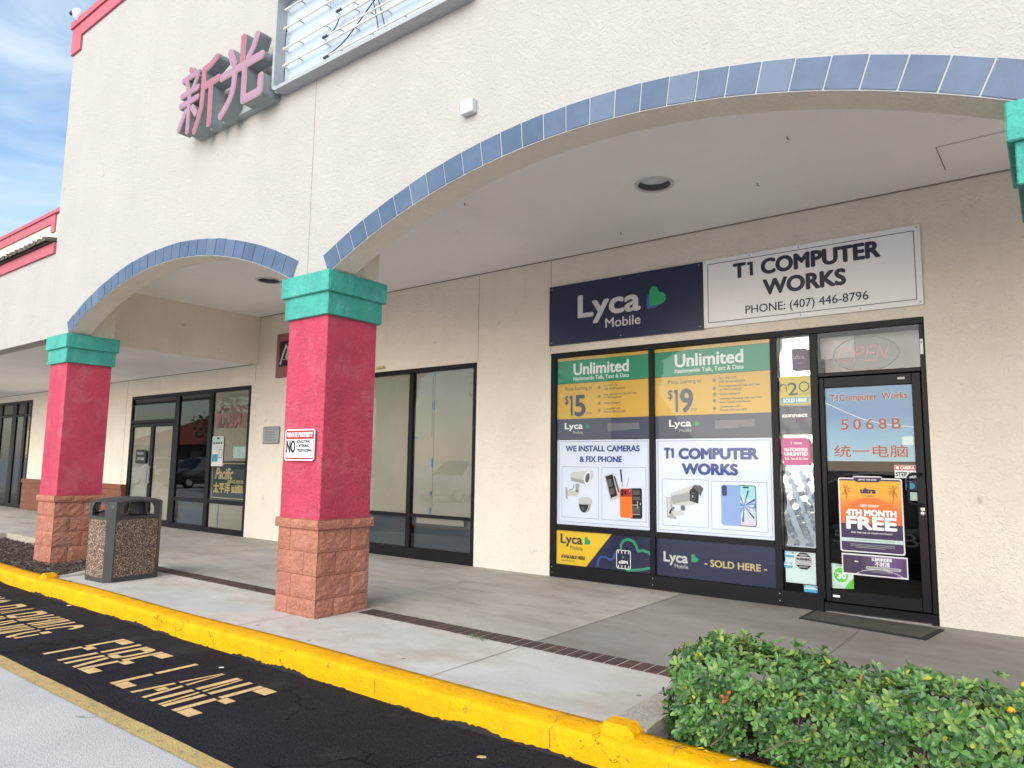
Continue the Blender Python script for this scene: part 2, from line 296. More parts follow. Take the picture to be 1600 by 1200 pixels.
    def build(s, name, parent=None, smooth=False, loc=None):
        me = bpy.data.meshes.new(name); me.from_pydata(s.v, [], s.f)
        for m in s.mats: me.materials.append(m)
        me.polygons.foreach_set('material_index', s.m)
        if smooth: me.polygons.foreach_set('use_smooth', [True]*len(s.f))
        if getattr(s, 'fix', False):
            import bmesh
            bm = bmesh.new(); bm.from_mesh(me); bmesh.ops.recalc_face_normals(bm, faces=bm.faces); bm.to_mesh(me); bm.free()
        me.update()
        o = bpy.data.objects.new(name, me); COL.objects.link(o)
        if parent: o.parent = parent
        if loc: o.location = loc
        return o

_tc = {}
def glyphs(s):
    if s in _tc: return _tc[s]
    c = bpy.data.curves.new('t', 'FONT'); c.body = s; c.size = 1; c.resolution_u = 4
    o = bpy.data.objects.new('t', c); COL.objects.link(o)
    me = bpy.data.meshes.new_from_object(o.evaluated_get(bpy.context.evaluated_depsgraph_get()))
    v = np.zeros(len(me.vertices)*3); me.vertices.foreach_get('co', v); v = v.reshape(-1, 3)[:, :2]
    f = [list(p.vertices) for p in me.polygons]
    bpy.data.objects.remove(o); bpy.data.curves.remove(c); bpy.data.meshes.remove(me)
    _tc[s] = (v, f); return _tc[s]
_gh = glyphs('H')[0]; CAP = float(_gh[:, 1].max()-_gh[:, 1].min())

class Flat(MB):
    """flat printed graphics on a plane facing -Y; each layer lies a hair in front of the one below"""
    def __init__(s, y, step=.0006): super().__init__(); s.y = y; s.st = step
    def poly(s, pts, m, layer=1, dy=0):
        y = s.y-layer*s.st-dy; a = sum(pts[i][0]*pts[(i+1) % len(pts)][1]-pts[(i+1) % len(pts)][0]*pts[i][1] for i in range(len(pts)))
        if a < 0: pts = list(pts)[::-1]
        s.add([(x, y, z) for x, z in pts], [list(range(len(pts)))], m); return s
    def rect(s, x0, x1, z0, z1, m, layer=1): return s.poly([(x0, z0), (x1, z0), (x1, z1), (x0, z1)], m, layer)
    def rpts(s, x0, x1, z0, z1, r, n=5):
        P = []
        for cx, cz, a in ((x1-r, z1-r, 0), (x0+r, z1-r, 90), (x0+r, z0+r, 180), (x1-r, z0+r, 270)):
            for k in range(n+1): t = math.radians(a+90*k/n); P.append((cx+r*math.cos(t), cz+r*math.sin(t)))
        return P
    def rrect(s, x0, x1, z0, z1, r, m, layer=1): return s.poly(s.rpts(x0, x1, z0, z1, r), m, layer)
    def disc(s, cx, cz, rx, rz, m, layer=1, n=28, a0=0, a1=360, rot=0):
        P = []
        for k in range(n+(a1-a0 < 360)):
            t = math.radians(a0+(a1-a0)*k/n); x, z = rx*math.cos(t), rz*math.sin(t); c, d = math.cos(rot), math.sin(rot)
            P.append((cx+x*c-z*d, cz+x*d+z*c))
        return s.poly(P, m, layer)
    def line(s, pts, w, m, layer=1, close=False):
        pts = list(pts)+([pts[0]] if close else [])
        for k, (a, b) in enumerate(zip(pts[:-1], pts[1:])):
            dx, dz = b[0]-a[0], b[1]-a[1]; L = math.hypot(dx, dz) or 1; nx, nz = -dz/L*w/2, dx/L*w/2; ex, ez = dx/L*w*.25, dz/L*w*.25
            s.poly([(a[0]+nx-ex, a[1]+nz-ez), (b[0]+nx+ex, b[1]+nz+ez), (b[0]-nx+ex, b[1]-nz+ez), (a[0]-nx-ex, a[1]-nz-ez)], m, layer, dy=(k % 3)*s.st*.12)
        return s
    def border(s, x0, x1, z0, z1, t, m, layer=1):
        s.rect(x0, x1, z1-t, z1, m, layer); s.rect(x0, x1, z0, z0+t, m, layer); s.rect(x0, x0+t, z0+t, z1-t, m, layer); s.rect(x1-t, x1, z0+t, z1-t, m, layer); return s
    def text(s, t, x0, x1, zb, cap, m, layer=2, bold=0, shear=0, wmax=None):
        v, f = glyphs(t); lo, hi = v[:, 0].min(), v[:, 0].max(); sz = cap/CAP; sx = (x1-x0-2*bold)/(hi-lo) if x1 is not None else sz
        X = x0+bold+(v[:, 0]-lo)*sx+v[:, 1]*sz*shear; Z = zb+v[:, 1]*sz
        offs = [(0, 0)] if not bold else [(0, 0), (bold, 0), (-bold, 0), (0, bold*.8), (0, -bold*.8), (bold*.7, bold*.6), (-bold*.7, bold*.6), (bold*.7, -bold*.6), (-bold*.7, -bold*.6)]
        for k, (a, b) in enumerate(offs):
            y = s.y-layer*s.st-k*s.st*.06
            s.add([(p+a, y, q+b) for p, q in zip(X, Z)], f, m)
        return s
    def sheet(s, x0, x1, z0, z1, m, t=.002): s.box(x0, x1, s.y, s.y+t, z0, z1, m); return s
    def heart(s, cx, cz, h, m, layer=2, lean=.0):            # slanted heart: corner at lower left
        w = h*.92; P = [(cx, cz)]
        P += [(cx, cz+h*.55)]
        for k in range(9): t = math.radians(180-180*k/8); P.append((cx+w*.28+w*.28*math.cos(t), cz+h*.70+h*.30*math.sin(t)))
        for k in range(9): t = math.radians(90-180*k/8); P.append((cx+w*.62+w*.38*math.cos(t), cz+h*.34+h*.32*math.sin(t)))
        return s.poly(P, m, layer)

D = 3.361            # front face of the arcade's back wall
GZ = -.15            # road level
SP = 5.685           # pillar spacing

# ------------------------------------------------------------------ ground
def sheet_obj(name, x0, x1, y0, y1, z, m, nx=1, ny=1):
    mb = MB()
    for i in range(nx):
        for j in range(ny):
            a, b = x0+(x1-x0)*i/nx, x0+(x1-x0)*(i+1)/nx; c, d = y0+(y1-y0)*j/ny, y0+(y1-y0)*(j+1)/ny
            mb.quad((a, c, z), (b, c, z), (b, d, z), (a, d, z), m)
    return tag(mb.build(name), kind='structure')
sheet_obj('parking_lot', -700, 700, -700, 300, GZ, 'lot')
YS1, YS0 = -1.885, -1.99
mb = MB()                                                     # sealed fire lane with a ragged edge against the kerb
mb.quad((-60, YS0+.03, GZ+.004), (30, YS0+.03, GZ+.004), (30, -.70, GZ+.004), (-60, -.70, GZ+.004), 'asphalt')
tag(mb.build('fire_lane'), kind='structure')
mb = MB(); xs = np.arange(-40, 20, .11); wob = lambda x, k: .0015*math.sin(x*5.3+k)+.0015*math.sin(x*23+k*2)+random.uniform(-.002, .002)
for a, b in zip(xs[:-1], xs[1:]):
    mb.quad((a, YS0+wob(a, 0), GZ+.008), (b, YS0+wob(b, 0), GZ+.008), (b, YS1+wob(b, 2), GZ+.008), (a, YS1+wob(a, 2), GZ+.008), 'paint_s')
tag(mb.build('yellow_stripe'), kind='structure')

# stencilled letters on the fire lane
ST = [(0, 0, .25, .455), (0, .50, .25, 1)]
def rc(*r): return [[(a, b), (c, b), (c, d), (a, d)] for a, b, c, d in r]
def arc(cx, cy, rx, ry, wx, wy, a0, a1, n=8):
    o = [(cx+rx*math.cos(math.radians(a0+(a1-a0)*k/n)), cy+ry*math.sin(math.radians(a0+(a1-a0)*k/n))) for k in range(n+1)]
    i = [(cx+(rx-wx)*math.cos(math.radians(a0+(a1-a0)*k/n)), cy+(ry-wy)*math.sin(math.radians(a0+(a1-a0)*k/n))) for k in range(n+1)]
    return [[o[k], o[k+1], i[k+1], i[k]] for k in range(n)]
GL = {
 'F': rc(*ST, (.30, .84, 1, 1), (.30, .43, .80, .55)), 'E': rc(*ST, (.30, .84, 1, 1), (.30, .43, .80, .55), (.30, 0, 1, .15)),
 'L': rc(*ST, (.30, 0, 1, .15)), 'I': rc((.0, 0, .25, .455), (0, .5, .25, 1)),
 'N': rc(*ST, (.76, 0, 1, .455), (.76, .5, 1, 1))+[[(.29, 1), (.40, 1), (.56, .5), (.44, .5)], [(.45, .455), (.57, .455), (.72, 0), (.58, 0)]],
 'A': [[(0, 0), (.2, 0), (.34, .455), (.17, .455)], [(.19, .5), (.35, .5), (.50, .96), (.42, 1)], [(.8, 0), (1, 0), (.83, .455), (.66, .455)], [(.65, .5), (.81, .5), (.60, 1), (.53, .97)]]+rc((.36, .20, .64, .32)),
 'P': rc(*ST, (.30, .87, .78, 1), (.30, .44, .78, .56))+arc(.76, .72, .26, .28, .24, .13, -85, 85),
 'R': rc(*ST, (.30, .87, .78, 1), (.30, .47, .78, .58))+arc(.76, .735, .26, .265, .24, .13, -85, 85)+[[(.42, .44), (.66, .44), (1.02, 0), (.76, 0)]],
 'K': rc(*ST)+[[(.30, .50), (.5, .50), (1.02, 1), (.76, 1)], [(.36, .455), (.58, .455), (1.02, 0), (.78, 0)]],
 'O': arc(.5, .5, .5, .5, .24, .13, 98, 262, 14)+arc(.5, .5, .5, .5, .24, .13, -82, 82, 14),
 'G': arc(.46, .5, .46, .5, .22, .13, 70, 176, 10)+arc(.46, .5, .46, .5, .22, .13, 184, 290, 10)+rc((.56, .40, 1, .52), (.78, .06, 1, .36))+arc(.5, .72, .5, .28, .24, .13, 10, 75, 6),
}
def ground_letters(word, xs, w=.2):
    mb = MB()
    for ch, x in zip(word, xs):
        for p in GL[ch]:
            q = [(5.139+(x+a*w-5.139)*.987, -3.972+(-1.64+b*.61+3.972)*.987, GZ+.008) for a, b in p]
            ar = sum(q[i][0]*q[(i+1) % len(q)][1]-q[(i+1) % len(q)][0]*q[i][1] for i in range(len(q)))
            mb.add(q if ar > 0 else q[::-1], [list(range(len(q)))], 'paint_l')
    return mb
for word, xs in (('NO', (-4.16, -3.90)), ('PARKING', (-3.50, -3.25, -2.97, -2.70, -2.45, -2.36, -2.09)), ('FIRE', (-1.21, -.93, -.81, -.57)), ('LANE', (-.05, .245, .50, .78))):
    tag(ground_letters(word, xs).build('painted_lettering'), kind='structure')
mb = MB()                                                     # hairline cracks in the sealcoat
for x, y, a, L in ((.9, -1.5, .25, 1.1), (-.6, -1.75, -.1, .9), (1.9, -1.2, 1.2, .6), (2.4, -1.6, .3, 1.2), (-2.0, -1.25, .9, .5), (-1.45, -1.3, .2, .7), (.2, -.95, -.3, .9), (2.9, -1.15, -.5, .8), (-3.2, -1.5, .1, .8), (1.3, -1.75, .7, .5)):
    p = Vector((x, y, GZ+.0062)); d = a; pts = [p.copy()]
    for k in range(int(L/.06)):
        d += random.uniform(-.5, .5); d = a+(d-a)*.8; p = p+Vector((math.cos(d), math.sin(d), 0))*.06; p.y = min(p.y, -.86); pts.append(p.copy())
    for q, r in zip(pts[:-1], pts[1:]):
        n_ = Vector((-(r-q).y, (r-q).x, 0)).normalized()*random.uniform(.0012, .003)
        mb.quad(q-n_, r-n_, r+n_, q+n_, 'crack')
tag(mb.build('pavement_cracks'), kind='structure')

# kerb: rounded profile swept along X, painted yellow
KX = np.concatenate([np.arange(-40, -10, .6), np.arange(-10, 14, .07)])
def kerb(name, x0, x1, m):
    mb = MB(); X = [x for x in KX if x0 <= x <= x1]; prof = [(-.752, GZ-.02), (-.749, GZ+.03), (-.744, -.035), (-.737, -.012), (-.722, -.002), (-.66, 0.005), (-.60, .004), (-.555, .004), (-.55, -.06)]
    V = []; n = len(prof)
    for x in X:
        for k, (y, z) in enumerate(prof):
            V.append((x, y+.006*math.sin(x*2.1+k*.2)+random.uniform(-.0035, .0035), z+(random.uniform(-.003, .003) if 0 < k < n-2 else 0)+.004*math.sin(x*1.7)))
    F = [(i*n+k, (i+1)*n+k, (i+1)*n+k+1, i*n+k+1) for i in range(len(X)-1) for k in range(n-1)]
    mb.add(V, F, m); mb.fix = False
    return tag(mb.build(name, smooth=True), kind='structure')
kerb('kerb', -40, 14, 'paint_y')
mb = MB()                                                     # cracks and paint seams in the kerb
for x in (-4.6, -2.3, -.9, .35, 1.6, 2.95, 3.62): 
    p = [(x, -.556), (x+.012, -.6), (x-.006, -.65), (x+.01, -.70), (x+.004, -.735)]
    z = [.0095]*3+[.004, -.02]
    for k in range(4): mb.quad((p[k][0]-.0016, p[k][1], z[k]), (p[k][0]+.0016, p[k][1], z[k]), (p[k+1][0]+.0016, p[k+1][1], z[k+1]), (p[k+1][0]-.0016, p[k+1][1], z[k+1]), 'joint')
    mb.quad((x+.0024, -.7515, -.03), (x+.0056, -.7515, -.03), (x+.012, -.7565, -.12), (x+.008, -.7565, -.12), 'joint')
tag(mb.build('kerb_cracks'), kind='structure')

mb = MB(); X = [x for x in KX if -12 <= x <= 8]; X = [a+(b-a)*k/3 for a, b in zip(X[:-1], X[1:]) for k in range(3)]; H = [GZ+.008+max(0, .012*math.sin(x*3.1)+.008*math.sin(x*11)+random.uniform(-.004, .012)) for x in X]; Yk = lambda x: -.7575+.006*math.sin(x*2.1)
V = [(x, Yk(x)-.010-random.uniform(0, .012), GZ+.0065) for x in X]+[(x, Yk(x)-.001, h) for x, h in zip(X, H)]; n_ = len(X)
mb.add(V, [(i, i+1, n_+i+1, n_+i) for i in range(n_-1)], 'crack'); tag(mb.build('sealcoat_edge'), kind='structure')
# walkway slab with the two planting beds left open
BL = (-9.65, -4.02, -.55, .75); BR = (3.40, 7.2, -.55, .60)
mb = MB()
def slab(x0, x1, y0, y1):
    X = sorted({x0, x1, *[v for v in (-3.1, -.28, 1.9, 6.0) if x0 < v < x1]}); Y = sorted({y0, y1, *[v for v in (.52,) if y0 < v < y1]})
    for a, b in zip(X[:-1], X[1:]):
        for c, d in zip(Y[:-1], Y[1:]):
            mb.box(a, b, c, d, -.3, random.uniform(-.0008, .0008), 'concrete' if c < .5 else ('concrete_c' if a >= 1.9 else 'concrete_b'))  # inner slabs darker than the outer strip, darkest at the right
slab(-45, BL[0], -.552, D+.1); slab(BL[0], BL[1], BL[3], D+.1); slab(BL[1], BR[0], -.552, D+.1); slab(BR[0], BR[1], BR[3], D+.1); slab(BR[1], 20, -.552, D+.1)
tag(mb.build('walkway'), kind='structure')
mb = MB()
for x in (-3.1, -.28, 1.9, 3.75): 
    for y0, y1 in ((-.55, .42), (.63, D)):
        if x > BR[0] and y0 < 0: continue
        if x > 3.5: y0 = 1.4
        mb.quad((x-.0025, y0, .003), (x+.0025, y0, .003), (x+.004, y1, .003), (x-.003, y1, .003), 'joint')
tag(mb.build('walkway_joints'), kind='structure')
mb = MB(); mb.quad((-4.0, .425, .003), (BR[0]-.2, .425, .003), (BR[0]-.2, .615, .003), (-4.0, .615, .003), 'paver_j')
x = -4.0
while x < BR[0]-.3:
    if not (-.62 < x < -.02): mb.box(x+.007, x+.0945, .428+random.uniform(-.004, .002), .612+random.uniform(-.003, .003), .0, .0055+random.uniform(0, .002), random.choice(['pbrick', 'pbrick', 'pbrick_r']) if x < 2.7 else 'pbrick_r')
    x += .1015
tag(mb.build('brick_paving'), kind='structure')
for nm, (x0, x1, y0, y1) in (('planting_bed', BL), ('planting_bed', BR)):
    mb = MB(); nx, ny = int((x1-x0)/.12), 10; V = [(x0+(x1-x0)*i/nx, y0+(y1-y0)*j/ny, -.075+random.uniform(-.012, .012)) for i in range(nx+1) for j in range(ny+1)]
    mb.add(V, [(i*(ny+1)+j, (i+1)*(ny+1)+j, (i+1)*(ny+1)+j+1, i*(ny+1)+j+1) for i in range(nx) for j in range(ny)], 'soil')
    tag(mb.build(nm, smooth=True), kind='structure')
# bed curbs
mb = MB(); mb.prism_x([(-.545, -.2), (.62, -.2), (.62, .02), (.1, .025), (-.43, .022), (-.545, .012)], BR[0]-.20, BR[0]+.01, 'curb_c')
tag(mb.build('bed_curb'), kind='structure')
mb = MB(); mb.prism_x([(-.545, -.2), (.12, -.2), (.12, .075), (.02, .07), (-.40, .012), (-.545, .006)], BL[1]-.04, BL[1]+.08, 'curb_c')
mb.prism_x([(-.40, -.2), (.9, -.2), (.9, .03), (-.40, .03)], BL[0]-.12, BL[0]+.02, 'curb_c'); mb.box(BL[0], BL[1]-1.35, BL[3]-.02, BL[3]+.13, -.2, .035, 'curb_c')
tag(mb.build('bed_curb'), kind='structure')
for x, w, h in ((BR[0]-.20, .20, .052), (BL[1]-.05, .14, .055)):
    mb = MB(); mb.cbox(x, x+w, -.695, -.525, -.05, h, 'paint_y', .034)
    tag(mb.build('kerb_return', smooth=False), kind='structure')
def chips(name, boxes, n, seed):
    r = random.Random(seed); mb = MB()
    for k in range(n):
        x0, x1, y0, y1 = boxes; x, y = r.uniform(x0, x1), r.uniform(y0, y1); a = r.uniform(0, PI); L = r.uniform(.018, .06); w = r.uniform(.008, .02); t = r.uniform(.004, .01)
        z = -.068+r.uniform(0, .022); ti = r.uniform(-.4, .4); c, s_ = math.cos(a), math.sin(a)
        P = []
        for dx, dy, dz in ((-1, -1, 0), (1, -1, 0), (1, 1, 0), (-1, 1, 0), (-1, -1, 1), (1, -1, 1), (1, 1, 1), (-1, 1, 1)):
            u, v = dx*L/2*r.uniform(.8, 1.1), dy*w/2*r.uniform(.7, 1.2); P.append((x+u*c-v*s_, y+u*s_+v*c, z+dz*t+u*ti))
        mb.add(P, [(0, 3, 2, 1), (4, 5, 6, 7), (0, 1, 5, 4), (1, 2, 6, 5), (2, 3, 7, 6), (3, 0, 4, 7)], 'chip' if r.random() < .72 else 'chip2')
    return tag(mb.build(name), kind='stuff')
chips('mulch', (BL[0]+.05, BL[1]-.06, -.53, BL[3]-.05), 4200, 3)
chips('mulch', (BR[0]+.02, 5.6, -.53, .1), 1500, 4)

# ------------------------------------------------------------------ the tall shop building
B = empty('plaza_building', (0, 0, 0), 0, 'tall pale stucco shop building with blue tiled arches and pink pillars', 'building')
TL, TR, TOP = -6.42, 14.0, 7.93
ARCH = [(-3.115, -5.667, -.575), (2.575, 0.0, 5.11), (8.26, 5.685, 10.8)]
RI, RO, ZC = 5.80, 5.99, -2.13
def under(x):
    for c, a, b in ARCH:
        if a <= x <= b: return max(3.06, math.sqrt(RI*RI-(x-c)**2)+ZC)
    return 3.06
xs = sorted(set([TL, TR]+[round(x, 3) for x in np.arange(TL, 10.9, .085)]+[v for c, a, b in ARCH for v in (a, b, a-.001, b+.001)]))
mb = MB(); TH = .25
for a, b in zip(xs[:-1], xs[1:]):
    za, zb = under(a), under(b)
    mb.quad((a, 0, za), (b, 0, zb), (b, 0, TOP), (a, 0, TOP), 'stucco')
    mb.quad((b, TH, zb), (a, TH, za), (a, TH, TOP), (b, TH, TOP), 'stucco_in')
    mb.quad((a, TH, za), (b, TH, zb), (b, 0, zb), (a, 0, za), 'stucco_in')
mb.quad((TL, TH, 3.06), (TL, 0, 3.06), (TL, 0, TOP), (TL, TH, TOP), 'stucco'); mb.quad((TL, 9, 3.2), (TL, TH, 3.2), (TL, TH, TOP), (TL, 9, TOP), 'stucco')
mb.quad((TL, 0, TOP), (TR, 0, TOP), (TR, 9, TOP), (TL, 9, TOP), 'stucco')
mb.box(-.336, -.330, -.0018, .01, 3.09, TOP-.3, 'seam')
mb.build('facade_wall', B)
for c, a, b in ARCH:                                          # glazed tiles set round each arch
    mb = MB(); h0 = math.asin((c-a)/RI)+.003; h1 = math.asin((b-c)/RI)+.003
    def P(r, t, y): return (c+r*math.sin(t), y, ZC+r*math.cos(t))
    n = 60
    for k in range(n):                                        # grout bed
        t, u = -h0+(h0+h1)*k/n, -h0+(h0+h1)*(k+1)/n
        mb.quad(P(RI-.001, t, -.004), P(RI-.001, u, -.004), P(RO+.006, u, -.004), P(RO+.006, t, -.004), 'grout')
        mb.quad(P(RI-.001, t, .003), P(RI-.001, u, .003), P(RI-.001, u, -.004), P(RI-.001, t, -.004), 'grout')
        mb.quad(P(RO+.006, t, -.004), P(RO+.006, u, -.004), P(RO+.006, u, .003), P(RO+.006, t, .003), 'grout')
    nt_ = round((h0+h1)*RO/.199); g = .0038/RO*1.5
    for k in range(nt_):
        t, u = -h0+(h0+h1)*k/nt_+g, -h0+(h0+h1)*(k+1)/nt_-g; y = -.0085-random.uniform(0, .003); j = random.uniform(-.003, .003); m = random.choice(['tile', 'tile', 'tile', 'tile_b', 'tile_c'])
        i0, i1, o0, o1 = RI+.007, RI+.007, RO+j, RO+j+random.uniform(-.002, .002)
        mb.quad(P(i0, t, y), P(i1, u, y), P(o1, u, y), P(o0, t, y), m)
        mb.quad(P(i0, t, 0), P(i1, u, 0), P(i1, u, y), P(i0, t, y), m); mb.quad(P(o0, t, y), P(o1, u, y), P(o1, u, 0), P(o0, t, 0), m)
        mb.quad(P(i0, t, 0), P(i0, t, y), P(o0, t, y), P(o0, t, 0), m); mb.quad(P(i1, u, y), P(i1, u, 0), P(o1, u, 0), P(o1, u, y), m)
    mb.build('arch_tiles', B)
mb = MB(); mb.box(TL-.03, TR, -.03, .25, 7.69, 7.88, 'trim'); mb.box(TL-.055, TR, -.055, .27, 7.884, 7.985, 'trim'); mb.box(TL-.03, TL+.30, -.03, -.001, 7.46, 7.689, 'trim'); mb.box(TL-.03, TL-.001, -.001, .25, 7.46, 7.689, 'trim')
mb.build('roof_trim', B)
ZS = 3.974
mb = MB(); CANS = ((-3.82, 1.87), (2.315, 1.87)); hs_ = .24
def dn(x0, x1, y0, y1): mb.quad((x0, y0, ZS), (x0, y1, ZS), (x1, y1, ZS), (x1, y0, ZS), 'soffit')
xx = [-6.35, CANS[0][0]-hs_, CANS[0][0]+hs_, CANS[1][0]-hs_, CANS[1][0]+hs_, TR]
for k in range(5):
    if k % 2 == 0: dn(xx[k], xx[k+1], TH, D+.05)
    else:
        dn(xx[k], xx[k+1], TH, 1.87-hs_); dn(xx[k], xx[k+1], 1.87+hs_, D+.05); cx, cy = CANS[k//2]
        for q in range(48):
            p0, p1 = 2*PI*q/48, 2*PI*(q+1)/48; sqp = lambda t: (cx+hs_*math.cos(t)/max(abs(math.cos(t)), abs(math.sin(t))), cy+hs_*math.sin(t)/max(abs(math.cos(t)), abs(math.sin(t))), ZS); cip = lambda t: (cx+.152*math.cos(t), cy+.152*math.sin(t), ZS)
            mb.quad(cip(p0), cip(p1), sqp(p1), sqp(p0), 'soffit')
for pts in (((4.52, 2.50), (4.53, 3.06)), ((4.52, 2.50), (5.0, 2.485))):
    (xa, ya), (xb, yb) = pts; dx, dy = xb-xa, yb-ya; L = math.hypot(dx, dy); nx, ny = -dy/L*.004, dx/L*.004
    mb.quad((xa-nx, ya-ny, ZS-.003), (xa+nx, ya+ny, ZS-.003), (xb+nx, yb+ny, ZS-.003), (xb-nx, yb-ny, ZS-.003), 'seam')
mb.build('soffit', B)
mb = MB(); mb.box(-6.46, -6.30, .05, D-.002, 3.11, ZS+.02, 'stucco_in'); mb.build('bulkhead', B)

def wall_open(mb, x0, x1, z0, z1, y0, y1, ops, m):
    X = sorted({x0, x1, *[v for o in ops for v in o[:2] if x0 < v < x1]}); Z = sorted({z0, z1, *[v for o in ops for v in o[2:] if z0 < v < z1]})
    for a, b in zip(X[:-1], X[1:]):
        for c, d in zip(Z[:-1], Z[1:]):
            if any(o[0] <= a and b <= o[1] and o[2] <= c and d <= o[3] for o in ops): continue
            mb.quad((a, y0, c), (b, y0, c), (b, y0, d), (a, y0, d), m)
    for a, b, c, d in ops:
        mb.quad((a, y0, c), (a, y0, d), (a, y1, d), (a, y1, c), m); mb.quad((b, y0, d), (b, y0, c), (b, y1, c), (b, y1, d), m); mb.quad((a, y0, d), (b, y0, d), (b, y1, d), (a, y1, d), m)
    return mb
O1 = (.15, 4.266, -.01, 2.75); O2 = (-4.25, -1.074, -.01, 2.737); O3 = (-11.09, -6.465, -.01, 2.732); O4 = (-24, -16.85, -.01, 2.93)
mb = MB(); wall_open(mb, TL, TR, -.05, ZS+.05, D, D+.2, [O1, O2], 'stucco_in')
for x, za, zb in ((-1.06, 2.75, ZS), (.142, 2.77, ZS), (-6.36, 2.74, 3.13)): mb.box(x-.0035, x+.0035, D-.0018, D+.01, za, zb, 'seam')
mb.box(TL, TR, D-.012, D+.01, ZS-.012, ZS-.001, 'seam')
mb.build('arcade_wall', B)
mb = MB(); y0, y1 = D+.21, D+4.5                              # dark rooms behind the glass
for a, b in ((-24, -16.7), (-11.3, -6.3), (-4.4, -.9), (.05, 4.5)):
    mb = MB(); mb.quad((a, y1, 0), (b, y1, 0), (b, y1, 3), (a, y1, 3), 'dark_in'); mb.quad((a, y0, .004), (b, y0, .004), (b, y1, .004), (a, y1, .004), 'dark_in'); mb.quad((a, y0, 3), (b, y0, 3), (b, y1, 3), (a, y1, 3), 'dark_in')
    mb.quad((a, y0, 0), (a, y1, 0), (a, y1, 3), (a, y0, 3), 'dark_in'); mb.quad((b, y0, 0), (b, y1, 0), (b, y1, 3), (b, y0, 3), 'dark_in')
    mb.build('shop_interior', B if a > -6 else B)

def split_face(mb, o, ud, nd, W_, z0, z1, ujs, m, amp=.011, nu=10, nv=6):
    """rough-faced blocks of one course on one side of a pier"""
    cuts = [0]+ujs+[W_]
    for a, b in zip(cuts[:-1], cuts[1:]):
        V = []; g = .003
        n_u = max(4, int(nu*(b-a)/W_)+2); tilt = random.uniform(-.006, .006)
        for j in range(nv+1):
            for i in range(n_u+1):
                u = a+g*(a > 0)+(b-a-g*(a > 0)-g*(b < W_))*i/n_u; z = z0+g+(z1-z0-2*g)*j/nv
                e = (j in (0, nv)) or (i == 0 and a > 0) or (i == n_u and b < W_)
                d = -.002 if e else .003+random.uniform(0, amp)+tilt*(i/n_u-.5)
                if i == 0 and a == 0 or i == n_u and b == W_: d = .003
                V.append((o[0]+ud[0]*u+nd[0]*d, o[1]+ud[1]*u+nd[1]*d, z))
        mb.add(V, [(j*(n_u+1)+i, j*(n_u+1)+i+1, (j+1)*(n_u+1)+i+1, (j+1)*(n_u+1)+i) for j in range(nv) for i in range(n_u)], m)
def pier(mb, x0, x1, y0, y1, zs, m='block', core='mortar', cap=None):
    mb.box(x0+.004, x1-.004, y0+.004, y1-.004, zs[0], zs[-1], core)
    for k, (a, b) in enumerate(zip(zs[:-1], zs[1:])):
        w, d = x1-x0, y1-y0; j = [w*(.36 if k % 2 else .66)]; jd = [d*(.62 if k % 2 else .34)]
        split_face(mb, (x0, y0), (1, 0), (0, -1), w, a, b, j if k % 3 else [w*.3], m); split_face(mb, (x1, y0), (0, 1), (1, 0), d, a, b, jd, m)
        split_face(mb, (x1, y1), (-1, 0), (0, 1), w, a, b, j, m); split_face(mb, (x0, y1), (0, -1), (-1, 0), d, a, b, jd, m)
    if cap:
        z, h, c = cap; x0 -= c; x1 += c; y0 -= c; y1 += c
        mb.box(x0+.003, x1-.003, y0+.003, y1-.003, z, z+h-.002, core)
        for o, ud, nd, W_ in (((x0, y0), (1, 0), (0, -1), x1-x0), ((x1, y0), (0, 1), (1, 0), y1-y0), ((x1, y1), (-1, 0), (0, 1), x1-x0), ((x0, y1), (0, -1), (-1, 0), y1-y0)):
            split_face(mb, o, ud, nd, W_, z, z+h, [W_*random.uniform(.35, .7)], m, .008, 10, 3)
        mb.quad((x0, y0, z+h), (x1, y0, z+h), (x1, y1, z+h), (x0, y1, z+h), m)
PILL = []
for k, (x1, lab) in enumerate(((0, 'pink pillar carrying the private property sign'), (-5.663, 'pink pillar standing in the mulch bed behind the litter bin'), (5.69, None), (11.37, None))):
    x0 = x1-.578; y0, y1 = 0.0, .584
    mb = MB(); c = .006; mb.prism_z([(x0+c, y0), (x1-c, y0), (x1, y0+c), (x1, y1-c), (x1-c, y1), (x0+c, y1), (x0, y1-c), (x0, y0+c)], .80, 2.70, 'pink')
    p = mb.build('pillar', B); 
    if lab: p['label'] = lab
    mb = MB(); mb.cbox(x0-.033, x1+.033, y0-.033, y1+.033, 2.676, 2.90, 'teal', .006); mb.cbox(x0-.063, x1+.063, y0-.063, y1+.063, 2.882, 3.077, 'teal', .007); mb.build('capital', p)
    mb = MB(); pier(mb, x0, x1, y0, y1, [-.13 if k in (1, 2) else -.02, .115, .305, .49, .675, .745] if False else [-.13 if k in (1, 2) else -.01, .155, .355, .555, .757], cap=(.757, .086, .024)); mb.build('block_base', p)
    mb = MB(); mb.box(x0, x1, TH+.001, y1, 3.0, ZS+.01, 'stucco_in'); mb.build('pillar_stub', p)

for x, y in ((.55, 1.2), (3.1, 2.4), (4.35, 1.25), (1.4, 2.9), (3.6, 1.6)):
    mb = MB(); mb.tube([(x, y, ZS), (x, y, ZS-.02), (x+.012, y, ZS-.03)], .004, 'crack', 6); mb.build('ceiling_hook', B)
